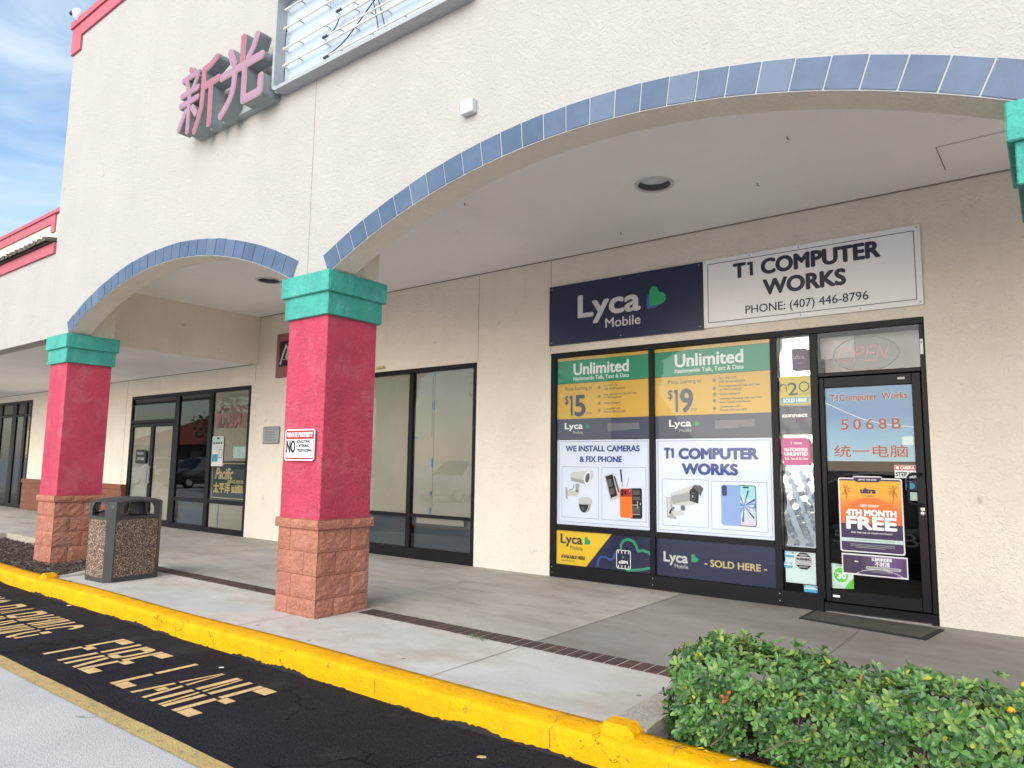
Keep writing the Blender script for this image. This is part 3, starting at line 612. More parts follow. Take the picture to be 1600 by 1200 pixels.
# ------------------------------------------------------------------ low wing on the left
WG = empty('low_wing', (TL, 0, 0), 0, 'low wing with pink trim bands and a strip of barrel roof tiles', 'building')
def wb(mb, name, smooth=False, par=None):
    o = mb.build(name, WG if par is None else par, smooth); 
    if par is None: o.location = (-TL, 0, 0)
    return o
mb = MB(); mb.box(-45, TL-.001, 0, .2, 3.08, 4.36, 'low_stucco'); mb.box(-45, TL-.001, -.012, .0, 3.08, 3.10, 'low_stucco'); wb(mb, 'fascia_wall')
mb = MB(); mb.box(-45, TL-.002, -.035, .2, 4.362, 4.525, 'trim'); wb(mb, 'trim_band')
mb = MB(); x = -24.0
mb.quad((-45, -.09, 4.53), (TL-.002, -.09, 4.53), (TL-.002, 1.0, 4.74), (-45, 1.0, 4.74), 'tin')
while x < TL-.15:                                             # barrel tiles
    V = []; n = 7; r = .082
    for yy, zz, rr in ((-.12, 4.545, 1), (1.0, 4.76, .9)):
        for q in range(n+1): t = PI*q/n; V.append((x+r*rr*math.cos(t), yy+random.uniform(-.012, .012), zz+r*rr*.9*math.sin(t)))
    mb.add(V, [(q, q+1, n+2+q, n+1+q) for q in range(n)]+[list(range(n+1))], 'tin'); x += .185
wb(mb, 'roof_tiles')
mb = MB(); mb.box(-45, TL-.002, 1.0, 1.3, 4.5, 5.93, 'cream'); wb(mb, 'parapet_wall')
mb = MB(); mb.box(-45, -9.42, .97, .999, 5.725, 5.89, 'trim'); mb.box(-45, TL-.003, .945, 1.33, 5.894, 5.965, 'trim'); mb.box(-9.60, -9.42, .97, .999, 5.55, 5.724, 'trim'); wb(mb, 'parapet_trim')
mb = MB(); mb.quad((-45, .2, 3.115), (-45, D+.02, 3.115), (-6.455, D+.02, 3.115), (-6.455, .2, 3.115), 'soffit'); mb.quad((-45, 0, 3.085), (-45, .21, 3.085), (-6.6, .21, 3.085), (-6.6, 0, 3.085), 'soffit'); wb(mb, 'soffit')
mb = MB(); wall_open(mb, -45, TL, -.05, 3.2, D, D+.2, [O3, O4], 'stucco_in')
for x in (-11.35, -15.6): mb.box(x-.004, x+.004, D-.0018, D+.01, .8, 3.1, 'seam')
mb.box(-45, TL, D-.012, D+.01, 3.103, 3.114, 'seam'); wb(mb, 'arcade_wall')
mb = MB(); zz = [-.01, .17, .36, .55, .70]; mb.box(-16.84, -11.11, D-.085, D+.01, 0, .78, 'brown_block')
for k, (a, b) in enumerate(zip(zz[:-1], zz[1:])): split_face(mb, (-16.845, D-.09), (1, 0), (0, -1), 5.74, a, b, [i*.41+.2*(k % 2)+.05 for i in range(1, 13)], 'brown_block', .01, 60, 4)
split_face(mb, (-11.105, D-.09), (0, 1), (1, 0), .1, 0, .7, [], 'brown_block'); mb.box(-16.86, -11.09, D-.115, D+.01, .70, .80, 'brown_block'); wb(mb, 'block_wainscot')

# ------------------------------------------------------------------ shopfronts
FY0, FY1, GY = D-.008, D+.07, D+.018
def glazing(par, boxes, panes, name='window', off=0.0, lab=None):
    mb = MB()
    for x0, x1, z0, z1 in boxes: mb.cbox(x0, x1, FY0+off, FY1+off, z0, z1, 'frame', .004)
    f = mb.build(name, par)
    if par is WG: f.location = (-TL, 0, 0)
    if lab: f['label'] = lab
    for x0, x1, z0, z1, m in panes:
        mb = MB(); mb.quad((x0, GY+off, z0), (x1, GY+off, z0), (x1, GY+off, z1), (x0, GY+off, z1), m); mb.build('pane', f)
    return f
def backing(f, rects, m, y, name='paper_lining'):
    mb = MB()
    for x0, x1, z0, z1 in rects: mb.box(x0, x1, y, y+.004, z0, z1, m)
    return mb.build(name, f)
# computer shop window: each joint butts, members of one plane never overlap
w1 = glazing(B, [(.152, .232, .156, 2.684), (.152, 4.263, 2.686, 2.748), (.152, 3.318, -.005, .154), (1.502, 1.566, .156, 2.684), (2.873, 2.944, .156, 2.684), (3.262, 3.332, .156, 2.684), (.233, 1.501, .567, .628), (1.567, 2.872, .567, .628), (2.945, 3.261, .545, .585), (4.222, 4.263, .096, 2.684), (3.333, 4.221, 2.246, 2.285), (3.32, 4.263, -.005, .09)],
 [(.232, 1.502, .628, 2.684, 'glass'), (1.566, 2.873, .628, 2.684, 'glass'), (.232, 1.502, .156, .567, 'glass'), (1.566, 2.873, .156, .567, 'glass'), (2.944, 3.262, .585, 2.684, 'glass'), (2.944, 3.262, .156, .545, 'glass'), (3.332, 4.222, 2.285, 2.684, 'glass')], lab='shop window of the computer store, filled with posters')
for x in (1.534, 2.908, .19):
    for z in (.05, .12): mb = MB(); mb.lathe([(0, -.004), (.005, -.003), (.0065, 0)], (x, FY0-.0005, z), 'steel', 8, 'y'); mb.build('screw', w1)
mb = MB()                                                     # door leaf
for x0, x1, z0, z1 in ((3.340, 3.384, .100, 2.236), (4.142, 4.214, .100, 2.236), (3.385, 4.141, 2.138, 2.236), (3.385, 4.141, .100, .208)): mb.cbox(x0, x1, FY0+.008, FY1-.01, z0, z1, 'frame', .004)
dr = mb.build('door', B); dr['label'] = 'glass shop door with a pull handle and a blue poster'
mb = MB(); mb.quad((3.384, GY+.008, .208), (4.142, GY+.008, .208), (4.142, GY+.008, 2.138), (3.384, GY+.008, 2.138), 'glass'); mb.build('pane', dr)
mb = MB(); hy = D-.065; mb.tube([(4.178, D, 1.315), (4.178, hy+.02, 1.315), (4.165, hy, 1.315), (4.105, hy, 1.312), (4.085, hy, 1.29), (4.085, hy, 1.07), (4.105, hy, 1.048), (4.165, hy, 1.045), (4.178, hy+.02, 1.045), (4.178, D, 1.045)], .0115, 'frame', 10); mb.build('handle', dr, True)
mb = MB(); mb.lathe([(0, -.020), (.014, -.019), (.016, -.012), (.022, -.008), (.024, 0)], (4.18, D, .965), 'steel', 20, 'y'); mb.box(4.165, 4.197, D-.004, D, .99, 1.015, 'steel'); mb.build('lock_cylinder', dr)
for z in (.16, 2.2): mb = MB(); mb.cbox(3.318, 3.342, D-.022, D-.009, z-.035, z+.035, 'frame', .004); mb.build('hinge', dr)
mb = MB(); mb.box(3.34, 4.21, D-.04, FY0-.001, -.0, .014, 'steel'); mb.build('threshold', dr)
mb = MB(); 
for i in range(4): pass
backing(w1, [(3.335, 4.22, 2.287, 2.682)], 'lgrey', D+.30, 'transom_ceiling'); backing(w1, [(3.30, 3.62, 2.46, 2.68)], 'pure', D+.28, 'white_card')
# sidelight lining: crumpled silver foil
def crumple(name, par, x0, x1, z0, z1, y, amp, m, nx=14, nz=30):
    mb = MB(); V = [(x0+(x1-x0)*i/nx, y+random.uniform(0, amp)+amp*.8*math.sin(i*1.1+j*.5), z0+(z1-z0)*j/nz) for j in range(nz+1) for i in range(nx+1)]
    mb.add(V, [(j*(nx+1)+i, j*(nx+1)+i+1, (j+1)*(nx+1)+i+1, (j+1)*(nx+1)+i) for j in range(nz) for i in range(nx)], m); return mb.build(name, par, True)
# windows of the vacant shop
w2 = glazing(B, [(-1.134, -1.076, .150, 2.668), (-4.248, -1.076, 2.67, 2.735), (-4.248, -1.076, -.005, .148), (-2.372, -2.288, .150, 2.668), (-3.36, -3.28, .150, 2.668), (-4.248, -4.18, .150, 2.668), (-2.287, -1.135, .588, .630), (-3.279, -2.373, .588, .630), (-4.179, -3.361, .588, .630)],
 [(a, b, c, d, 'glass_v') for a, b in ((-4.18, -3.36), (-3.28, -2.372), (-2.288, -1.134)) for c, d in ((.15, .588), (.63, 2.668))], lab='vacant shop window lined with beige paper')
backing(w2, [(-4.18, -3.36, .63, 2.668), (-3.28, -2.372, .63, 2.668), (-2.27, -1.90, .63, 2.668), (-1.895, -1.134, .63, 2.668)], 'paper', D+.045)
mb = MB(); mb.box(-2.24, -1.93, D+.036, D+.039, 1.72, 2.62, 'paper'); mb.build('paper_sheet', w2)
backing(w2, [(-4.18, -3.36, .15, .588), (-3.28, -2.372, .15, .588), (-2.288, -1.134, .15, .588)], 'bluegrey', D+.10, 'dark_lining'); backing(w2, [(-2.2, -1.30, .50, .588)], 'paper', D+.05, 'paper_edge')
for x, z0, z1 in ((-1.90, 2.12, 2.25), (-1.91, 1.30, 1.42), (-1.92, .90, .96), (-1.93, .64, .73), (-1.895, 2.61, 2.64)): mb = MB(); mb.box(x-.012, x+.012, D+.032, D+.034, z0, z1, 'tape'); mb.build('tape_strip', w2)
mb = MB(); mb.box(-2.26, -2.20, D+.031, D+.033, 1.71, 1.73, 'tape'); mb.build('tape_strip', w2)
# double door and windows of the restaurant unit in the wing
w3 = glazing(WG, [(-11.088, -11.035, .0, 2.66), (-11.088, -6.467, 2.662, 2.73), (-9.17, -9.0, .102, 2.66), (-7.87, -7.735, .102, 2.66), (-6.535, -6.467, .102, 2.66), (-9.168, -6.467, -.005, .10), (-11.034, -9.172, 2.13, 2.20), (-8.998, -7.872, .545, .615), (-7.733, -6.537, .545, .615)],
 [(-11.035, -9.17, 2.2, 2.66, 'glass_dk'), (-9.0, -7.87, .615, 2.66, 'glass_dk'), (-9.0, -7.87, .10, .545, 'glass_v'), (-7.735, -6.535, .615, 2.66, 'glass_v'), (-7.735, -6.535, .10, .545, 'glass_v')], lab='dark framed window with a green board and a notice')
backing(w3, [(-7.735, -6.535, .615, 2.66), (-7.735, -6.535, .10, .545)], 'paper', D+.045); backing(w3, [(-9.0, -7.87, .10, .545)], 'bluegrey', D+.1, 'dark_lining')
mb = MB(); mb.box(-7.42, -7.40, D+.034, D+.037, .12, .53, 'tape'); mb.build('tape_strip', w3)
for a, b in ((-11.03, -10.095), (-10.088, -9.176)):
    mb = MB()
    for x0, x1, z0, z1 in ((a, a+.06, .012, 2.12), (b-.06, b, .012, 2.12), (a+.061, b-.061, 2.05, 2.12), (a+.061, b-.061, .012, .13)): mb.cbox(x0, x1, FY0+.008, FY1, z0, z1, 'frame', .004)
    d = wb(mb, 'door'); 
    mb = MB(); mb.quad((a+.06, GY+.008, .13), (b-.06, GY+.008, .13), (b-.06, GY+.008, 2.05), (a+.06, GY+.008, 2.05), 'glass_v'); mb.build('pane', d)
    mb = MB(); mb.box(a+.06, b-.06, D+.045, D+.049, .13, 2.05, 'paper'); mb.build('paper_lining', d)
    mb = MB(); hx = b-.03 if a < -10.5 else a+.03; mb.box(hx-.045, hx+.045, D-.05, D-.03, .85, 1.22, 'steel'); mb.box(hx-.02, hx+.02, D-.03, D+.002, .87, .90, 'steel'); mb.box(hx-.02, hx+.02, D-.03, D+.002, 1.17, 1.20, 'steel'); mb.build('handle', d)
w4 = glazing(WG, [(-16.95, -16.852, .0, 2.86), (-24, -16.852, 2.862, 2.928), (-17.42, -17.24, .0, 2.86), (-18.28, -17.98, .0, 2.86), (-19.5, -19.1, .0, 2.86), (-17.239, -16.951, 2.49, 2.55), (-17.979, -17.421, 2.49, 2.55), (-19.099, -18.281, 2.49, 2.55), (-17.979, -17.421, .0, .1), (-19.099, -18.281, .0, .1), (-17.239, -16.951, .0, .1), (-24, -19.501, .0, .1)],
 [(-17.24, -16.95, .1, 2.49, 'glass_v'), (-17.24, -16.95, 2.55, 2.86, 'glass_dk'), (-17.98, -17.42, .1, 2.49, 'glass_dk'), (-17.98, -17.42, 2.55, 2.86, 'glass_dk'), (-19.1, -18.28, .1, 2.49, 'glass_dk'), (-19.1, -18.28, 2.55, 2.86, 'glass_dk'), (-24, -19.5, .1, 2.86, 'glass_dk')], lab='dark framed shopfront at the far left end')

# ------------------------------------------------------------------ wall signs
class PX:
    """maps points measured on a photo crop of a flat print to (X, Z) on that print"""
    def __init__(s, xl, xr, ytl, ybl, ytr, ybr, X0, X1, Z1, Z0): s.a = (xl, xr, ytl, ybl, ytr, ybr, X0, X1, Z1, Z0)
    def __call__(s, x, y):
        xl, xr, ytl, ybl, ytr, ybr, X0, X1, Z1, Z0 = s.a; t = (x-xl)/(xr-xl); a = ytl+(ytr-ytl)*t; b = ybl+(ybr-ybl)*t
        return (X0+(X1-X0)*t, Z1+(y-a)/(b-a)*(Z0-Z1))
    def P(s, *pts): return [s(*p) for p in pts]
    def h(s, x, d):
        xl, xr, ytl, ybl, ytr, ybr, X0, X1, Z1, Z0 = s.a; t = (x-xl)/(xr-xl)
        return d*(Z1-Z0)/((ybl+(ybr-ybl)*t)-(ytl+(ytr-ytl)*t))
def ptext(F, p, t, x0, x1, yb, cap, m, layer=3, bold=0, shear=0):
    a = p(x0, yb); b = p(x1, yb); F.text(t, a[0], b[0], a[1], p.h((x0+x1)/2, cap), m, layer, bold, shear)
def poster(name, F, label, cat, L, lname='lettering', extra=(), group=None):
    o = tag(F.build(name), label, cat, group)
    if L is not None and L.v: L.build(lname, o)
    for n, e in extra: e.build(n, o)
    return o
def lyca(L, G, p, x0, x1, yb, cap, hx0, hx1, m0, m1, my, mcap, tm, mm=None):
    """two-line carrier logo with its slanted heart"""
    ptext(L, p, 'Lyca', x0, x1, yb, cap, tm, 3, bold=p.h(x0, cap)*.055); ptext(L, p, 'Mobile', m0, m1, my, mcap, mm or tm, 3)
    a = p(hx0, yb+cap*.02); b = p(hx1, yb); w = b[0]-a[0]; h = w*1.15
    G.heart(a[0]-w*.14, a[1]-h*.03, h*.9, 'lblue', 2); G.heart(a[0], a[1]+h*.1, h, 'grn2', 3)

SY = D-.032
def screws(F, pts):
    for x, z in pts: F.disc(x, z, .008, .008, 'grey', 4, 10)
p = PX(28, 668, 297, 535, 185, 468, .141, 2.178, 3.602, 2.845)
F = Flat(SY); F.sheet(.141, 2.178, 2.845, 3.602, 'navy', .024); screws(F, [(.18, 2.88), (1.16, 2.88), (2.14, 2.88), (.18, 3.57), (1.16, 3.57), (2.14, 3.57)])
L = Flat(SY); G = Flat(SY)
L.text('Lyca', .565, 1.425, 3.165, .262, 'lgrey', 3, bold=.0135); L.text('Mobile', .955, 1.42, 2.995, .11, 'lgrey', 3, bold=.002)
G.heart(1.50, 3.155, .175, 'lblue', 2); G.heart(1.535, 3.185, .225, 'grn2', 3)
poster('wall_sign', F, 'dark navy wall sign with pale two-line lettering and a green heart', 'sign', L, extra=[('logo', G)])
F = Flat(SY-.002); F.sheet(2.187, 4.276, 2.856, 3.609, 'signw', .026); F.border(2.235, 4.228, 2.905, 3.560, .007, 'ink', 1); screws(F, [(2.21, 2.88), (3.2, 2.88), (4.25, 2.88), (2.21, 3.585), (3.2, 3.585), (4.25, 3.585), (2.7, 3.585), (3.75, 2.88)])
L = Flat(SY-.002)
L.text('T', 2.520, 2.660, 3.365, .148, 'ink', 3, bold=.011); L.poly([(2.675, 3.513), (2.735, 3.513), (2.735, 3.365), (2.700, 3.365), (2.700, 3.482), (2.675, 3.482)], 'ink', 3)
L.text('COMPUTER', 2.815, 3.945, 3.365, .150, 'ink', 3, bold=.011); L.text('WORKS', 2.83, 3.635, 3.142, .150, 'ink', 3, bold=.011); L.text('PHONE: (407) 446-8796', 2.645, 3.825, 2.962, .083, 'ink', 3, bold=.0012)
poster('wall_sign', F, 'white wall sign with the computer shop name and phone number', 'sign', L)

# ------------------------------------------------------------------ posters behind the shop window
PY = D+.030
def plan(p, X0, X1, big, lines, c, lab, wash):
    F = Flat(PY); F.sheet(X0, X1, 1.668, 2.682, 'navy2'); F.rect(X0, X1, 2.36, 2.64, 'grn'); F.rect(X0, X1, 1.918, 2.355, 'yel'); F.rect(X0, X1, 2.643, 2.682, 'yel'); F.rect(X0, X1, 1.668, 1.915, 'slate')
    L = Flat(PY); G = Flat(PY)
    X = lambda f: X0+(X1-X0)*f
    L.text('Unlimited', X(c['u'][0]), X(c['u'][1]), 2.462, .137, 'pure', 3, bold=.006); L.text('Nationwide Talk, Text & Data', X(c['u'][0]), X(c['u'][1]), 2.392, .046, 'pure', 3, bold=.0012)
    L.text('Plans Starting at', X(c['p'][0]), X(c['p'][1]), 2.272, .045, 'slate', 3); L.text('$', X(c['d'][0]), X(c['d'][1]), 2.105, .10, 'slate', 3, bold=.002)
    a, b = X(c['n'][0]), X(c['n'][1]); w = b-a
    L.poly([(a, 2.205), (a+w*.19, 2.205), (a+w*.19, 1.955), (a+w*.06, 1.955), (a+w*.06, 2.165), (a-w*.02, 2.165)], 'slate', 3)
    L.text(big[1], a+w*.30, b, 1.957, .247, 'slate', 3, bold=.010); L.text('/mo', X(c['m'][0]), X(c['m'][1]), 1.968, .035, 'slate', 3)
    z = 2.292; ix = X(c['i']); tx = X(c['t'])
    for g in lines:
        z0 = z
        for t in g: L.text(t, tx, None, z, .0225, 'slate', 3, bold=.0004); z -= .037
        G.disc(ix, (z0+z+.037)/2+.012, .019, .019, 'slate', 3, 14); G.disc(ix, (z0+z+.037)/2+.012, .014, .014, 'yel', 4, 14)
        G.rect(ix-.006, ix+.006, (z0+z+.037)/2+.002, (z0+z+.037)/2+.022, 'slate', 5); z -= c['gap']
    l = c['l']; x0, x1 = X(l[0]), X(l[1])
    L.text('Lyca', x0, x1, 1.795, .072, 'pure', 3, bold=.0045); L.text('Mobile', x0+(x1-x0)*.46, x1, 1.735, .032, 'lgrey', 3)
    G.heart(X(l[2]), 1.80, .058, 'grn2', 3); f0, f1 = X(c['f'][0]), X(c['f'][1])
    for k in range(7):
        z = 1.842-k*.0125; x = f0
        while x < f1-.01 and not (k == 6 and x > f0+(f1-f0)*.6):
            w_ = random.uniform(.008, .03); L.rect(x, min(f1, x+w_), z, z+.006, 'grey', 3); x += w_+.005
    return poster('window_poster', F, lab, 'poster', L, extra=[('logo', G)])
A1 = [['5G / 4G* LTE', 'High Speed Network'], ['Free International Talk and Text', 'to 100 Countries*'], ['Mobile Hotspot*'], ['Compatible with', 'Physical SIM and eSIM']]
A2 = A1[:3]+[['Unlimited Roaming Talk and Text', 'from Canada and Mexico'], ['Compatible with', 'Physical SIM and eSIM']]
plan(None, .232, 1.502, '15', A1, dict(u=(.185, .79), p=(.09, .395), d=(.086, .132), n=(.145, .325), m=(.325, .395), i=.475, t=.525, gap=.030, l=(.088, .295, .325), f=(.565, .895)), 'green and yellow poster advertising a $15 plan in the left window', 0)
plan(None, 1.566, 2.873, '19', A2, dict(u=(.187, .783), p=(.125, .425), d=(.12, .165), n=(.18, .35), m=(.325, .38), i=.535, t=.578, gap=.012, l=(.128, .33, .36), f=(.535, .865)), 'green and yellow poster advertising a $19 plan beside the door', 0)

# white poster with cameras and a phone under repair
p = PX(48, 848, 3, 703, 0, 757, .236, 1.50, 1.66, .635)
F = Flat(PY); F.sheet(.236, 1.50, .635, 1.66, 'white'); F.border(.262, 1.474, .668, 1.640, .0035, 'blue_t', 1)
L = Flat(PY)
ptext(L, p, 'WE INSTALL CAMERAS', 126, 765, 98, 46, 'blue_t', 3, bold=.0042); ptext(L, p, '& FIX PHONE', 252, 620, 187, 46, 'blue_t', 3, bold=.0042)
G = Flat(PY); G.border(.306, .826, .722, 1.335, .0035, 'blue_t', 1); G.border(.868, 1.445, .722, 1.335, .0035, 'blue_t', 1)
P_ = p.P
G.poly(P_((170, 300), (185, 275), (325, 262), (345, 290), (340, 345), (305, 372), (180, 345)), 'lgrey', 2); G.poly(P_((170, 318), (305, 345), (305, 374), (180, 347)), 'grey', 3)
a = p(352, 302); G.disc(a[0], a[1], .035, .062, 'lgrey', 2, rot=-.2); a = p(322, 322); G.disc(a[0], a[1], .046, .078, 'pure', 4, rot=-.25); G.disc(a[0]+.004, a[1], .030, .058, 'dgrey', 5, rot=-.25)
G.line(P_((205, 375), (200, 405), (185, 418), (155, 425)), .007, 'dgrey', 3); G.poly(P_((215, 370), (255, 372), (245, 440), (222, 440)), 'grey', 2); G.poly(P_((130, 430), (230, 425), (255, 455), (225, 475), (130, 470)), 'lgrey', 2); G.poly(P_((125, 400), (142, 402), (146, 500), (128, 490)), 'grey', 3)
a = p(305, 510); G.disc(a[0], a[1], .098, .040, 'lgrey', 2, a0=0, a1=180); G.rect(a[0]-.098, a[0]+.098, a[1]-.042, a[1]+.001, 'lgrey', 2)
a = p(300, 545); G.disc(a[0], a[1]+.008, .085, .105, 'grey', 3, a0=180, a1=360); a = p(298, 548); G.disc(a[0]-.012, a[1]+.004, .062, .092, 'black', 4, a0=180, a1=360); G.disc(a[0]-.02, a[1]-.045, .018, .024, 'dgrey', 5)
G.poly(P_((468, 305), (545, 282), (605, 470), (595, 488), (520, 515)), 'lgrey', 2); G.poly(P_((480, 312), (540, 294), (580, 470), (525, 492)), 'black', 3); G.poly(P_((490, 340), (530, 330), (545, 390), (505, 402)), 'dgrey', 4); G.poly(P_((505, 418), (550, 405), (562, 455), (518, 468)), 'dgrey', 4); G.poly(P_((548, 310), (562, 306), (600, 440), (588, 446)), 'dgrey', 3)
G.poly(P_((601, 252), (615, 252), (624, 358), (613, 360)), 'navy2', 3); G.poly(P_((617, 360), (622, 360), (626, 400), (622, 400)), 'grey', 3); G.poly(P_((672, 318), (676, 320), (660, 402), (654, 402)), 'grey', 3)
G.poly(P_((692, 410), (772, 410), (780, 420), (782, 650), (772, 662), (692, 660)), 'black', 4)
for (x0, y0, x1, y1) in ((706, 428, 762, 465), (706, 480, 768, 508), (704, 560, 764, 615)): G.poly(P_((x0, y0), (x1, y0), (x1, y1), (x0, y1)), 'dgrey', 5)
for (x0, y0, x1, y1) in ((704, 545, 740, 551), (704, 622, 765, 628), (742, 515, 748, 580), (765, 530, 772, 548)): G.poly(P_((x0, y0), (x1, y0), (x1, y1), (x0, y1)), 'lgrey', 6)
q = [p(x, y) for x, y in ((600, 430), (612, 412), (690, 412), (700, 425), (704, 655), (615, 652), (603, 640))]; G.poly(q, 'orange', 5); G.poly(P_((606, 418), (690, 416), (698, 428), (698, 480), (606, 478)), 'red', 6)
for x, y in ((622, 432), (622, 460), (647, 446)): a = p(x, y); G.disc(a[0], a[1], .017, .019, 'black', 7, 14)
a = p(683, 430); G.disc(a[0], a[1], .006, .007, 'pure', 7, 10)
poster('window_poster', F, 'white poster offering camera installation and phone repair', 'poster', L, extra=[('picture', G)])
# white poster with the shop name
p = PX(40, 930, 25, 730, 22, 797, 1.57, 2.868, 1.66, .625)
F = Flat(PY); F.sheet(1.57, 2.868, .625, 1.66, 'white'); F.border(1.594, 2.846, .655, 1.637, .0035, 'blue_t', 1)
L = Flat(PY)
ptext(L, p, 'T', 108, 160, 172, 74, 'blue_t', 3, bold=.0105); a, b = p(172, 172), p(190, 98); L.poly([(a[0]-.012, b[1]), (b[0], b[1]), (b[0], a[1]), (b[0]-.030, a[1]), (b[0]-.030, b[1]-.028), (a[0]-.012, b[1]-.028)], 'blue_t', 3)
ptext(L, p, 'COMPUTER', 226, 830, 176, 76, 'blue_t', 3, bold=.0105); ptext(L, p, 'WORKS', 250, 682, 293, 76, 'blue_t', 3, bold=.0105)
G = Flat(PY); G.border(1.644, 2.178, .705, 1.215, .0035, 'blue_t', 1); G.border(2.208, 2.800, .700, 1.205, .0035, 'blue_t', 1); P_ = p.P
G.poly(P_((124, 466), (165, 470), (168, 520), (205, 628), (200, 636), (126, 622)), 'grey', 2); G.poly(P_((132, 472), (158, 474), (160, 600), (132, 612)), 'lgrey', 3)
G.line(P_((150, 590), (165, 560), (185, 548)), .02, 'dgrey', 3); G.poly(P_((165, 575), (235, 570), (270, 590), (262, 602), (185, 615)), 'lgrey', 4); G.poly(P_((238, 530), (275, 530), (275, 575), (240, 572)), 'grey', 5); a = p(256, 550); G.disc(a[0], a[1], .024, .024, 'dgrey', 6)
G.poly(P_((160, 458), (318, 428), (318, 512), (262, 530), (175, 525)), 'grey', 3); G.poly(P_((160, 440), (330, 380), (345, 392), (318, 430), (160, 462)), 'lgrey', 4); G.poly(P_((175, 520), (305, 500), (375, 520), (300, 535)), 'lgrey', 4)
G.poly(P_((312, 420), (345, 390), (385, 425), (378, 520), (312, 498)), 'black', 5); G.poly(P_((330, 395), (352, 377), (400, 385), (420, 408), (395, 465), (382, 440), (345, 400)), 'dgrey', 6); a = p(337, 466); G.disc(a[0], a[1], .030, .045, 'dgrey', 6); G.disc(a[0], a[1], .022, .033, 'black', 7); G.disc(a[0]-.002, a[1], .010, .015, 'grey', 8, 14)
q = p(552, 380), p(805, 690); x0, x1, z0, z1 = q[0][0], q[1][0], p(700, 690)[1], p(700, 382)[1]
G.rrect(x0+(x1-x0)*.45, x1, z0, z1, .025, 'black', 2); M['screen'] = grad('phone_screen_print', [(0, (.62, .55, .62)), (.35, (.52, .62, .80)), (.5, (.10, .17, .48)), (.62, (.35, .60, .72)), (1, (.30, .62, .66))], z0, z1)
G.rrect(x0+(x1-x0)*.45, x1-.008, z0+.008, z1-.008, .02, 'screen', 3); xm = x0+(x1-x0)*.66; zm = (z0+z1)/2
for t in range(0, 360, 24):
    c_, s_ = math.cos(math.radians(t)), math.sin(math.radians(t)); r = .10+.05*(t % 48 > 0)
    e = (min(max(xm+c_*r, x0+(x1-x0)*.5), x1-.012), zm+s_*r*1.1); G.poly([(xm, zm), (e[0]-s_*.010, e[1]+c_*.010), (e[0]+s_*.010, e[1]-c_*.010)], 'blue_t' if t % 48 else 'white', 4)
G.rrect(xm-.01, xm+.052, z1-.030, z1-.014, .007, 'black', 5)
G.rrect(x0, x0+(x1-x0)*.56, z0, z1, .028, 'phone', 6); G.rrect(x0+.010, x0+.066, z1-.118, z1-.006, .020, 'blue_t', 7)
for dz in (.034, .088): G.disc(x0+.038, z1-dz, .019, .020, 'black', 8, 16); G.disc(x0+.036, z1-dz, .008, .008, 'dgrey', 9, 12)
poster('window_poster', F, 'white poster with the computer shop name over a camera and a phone', 'poster', L, extra=[('picture', G)])
# low banners
p = PX(42, 855, 745, 1035, 795, 1125, .232, 1.502, .567, .158)
F = Flat(PY); F.sheet(.232, 1.502, .158, .566, 'navy2'); F.poly([(.232, .158), (.655, .158), (1.005, .566), (.232, .566)], 'yel2', 1)
L = Flat(PY); G = Flat(PY); ptext(L, p, 'Lyca', 80, 280, 858, 78, 'ink', 3, bold=.0048); ptext(L, p, 'Mobile', 170, 282, 918, 36, 'ink', 3); ptext(L, p, 'AVAILABLE HERE', 85, 305, 985, 27, 'ink', 3, bold=.0028); ptext(L, p, 'LycaMobile.com', 85, 212, 1012, 14, 'ink', 3)
a = p(300, 872); G.heart(a[0], a[1], .088, 'grn2', 3)
def hpath(cx, cz, s): return [(cx+s*a, cz+s*b) for a, b in [(-1.6, -1.2), (-1.62, .1)]+[(-.95+.65*math.cos(math.radians(t)), .25+.65*math.sin(math.radians(t))) for t in range(180, 19, -16)]+[(-.25, .05)]+[(.45+.72*math.cos(math.radians(t)), -.35+.62*math.sin(math.radians(t))) for t in range(120, -61, -18)]+[(-.2, -1.2)]]
cl = lambda pts: [(min(max(x, .245), 1.49), min(max(z, .168), .556)) for x, z in pts]
G.line(cl(P_ and [p(610, 905), p(612, 870), p(630, 838), p(668, 822), p(710, 838), p(735, 875), p(750, 925), p(790, 918), p(835, 935), p(853, 955)]), .030, 'grn', 2); G.line(cl([p(655, 1105), p(750, 1090), p(853, 1072)]), .028, 'grn', 2)
G.line(cl([p(415, 1062), p(418, 1010), p(440, 982), p(478, 978), p(505, 995), p(530, 1002), p(552, 985), p(562, 945)]), .026, 'lblue', 2)
a, b = p(572, 1080), p(692, 918); G.rrect(a[0], b[0], p(632, 1083)[1], p(632, 917)[1], .025, 'pure', 3); G.rrect(a[0]+.009, b[0]-.009, p(632, 1083)[1]+.009, p(632, 917)[1]-.009, .018, 'navy2', 4)
for k in range(4):
    x = a[0]+.028+k*(b[0]-a[0]-.056)/3
    for z in (p(632, 938)[1], p(632, 1062)[1]): G.rect(x-.006, x+.006, z-.014, z+.014, 'pure', 5)
ptext(L, p, 'eSIM', 593, 668, 1032, 26, 'pure', 6, bold=.003); a = p(622, 988); G.heart(a[0], a[1], .028, 'grn2', 5)
poster('window_banner', F, 'low yellow and navy banner with a green heart outline and chip', 'banner', L, extra=[('logo', G)])
p = PX(48, 945, 770, 1050, 855, 1145, 1.566, 2.873, .567, .160)
F = Flat(PY); F.sheet(1.566, 2.873, .158, .566, 'navy2'); L = Flat(PY); G = Flat(PY)
ptext(L, p, 'Lyca', 106, 302, 948, 72, 'lgrey', 3, bold=.0048); ptext(L, p, 'Mobile', 196, 302, 1000, 30, 'lgrey', 3); ptext(L, p, '- SOLD HERE -', 430, 880, 988, 48, 'gold', 3, bold=.0028); a = p(328, 958); G.heart(a[0], a[1], .085, 'grn2', 3)
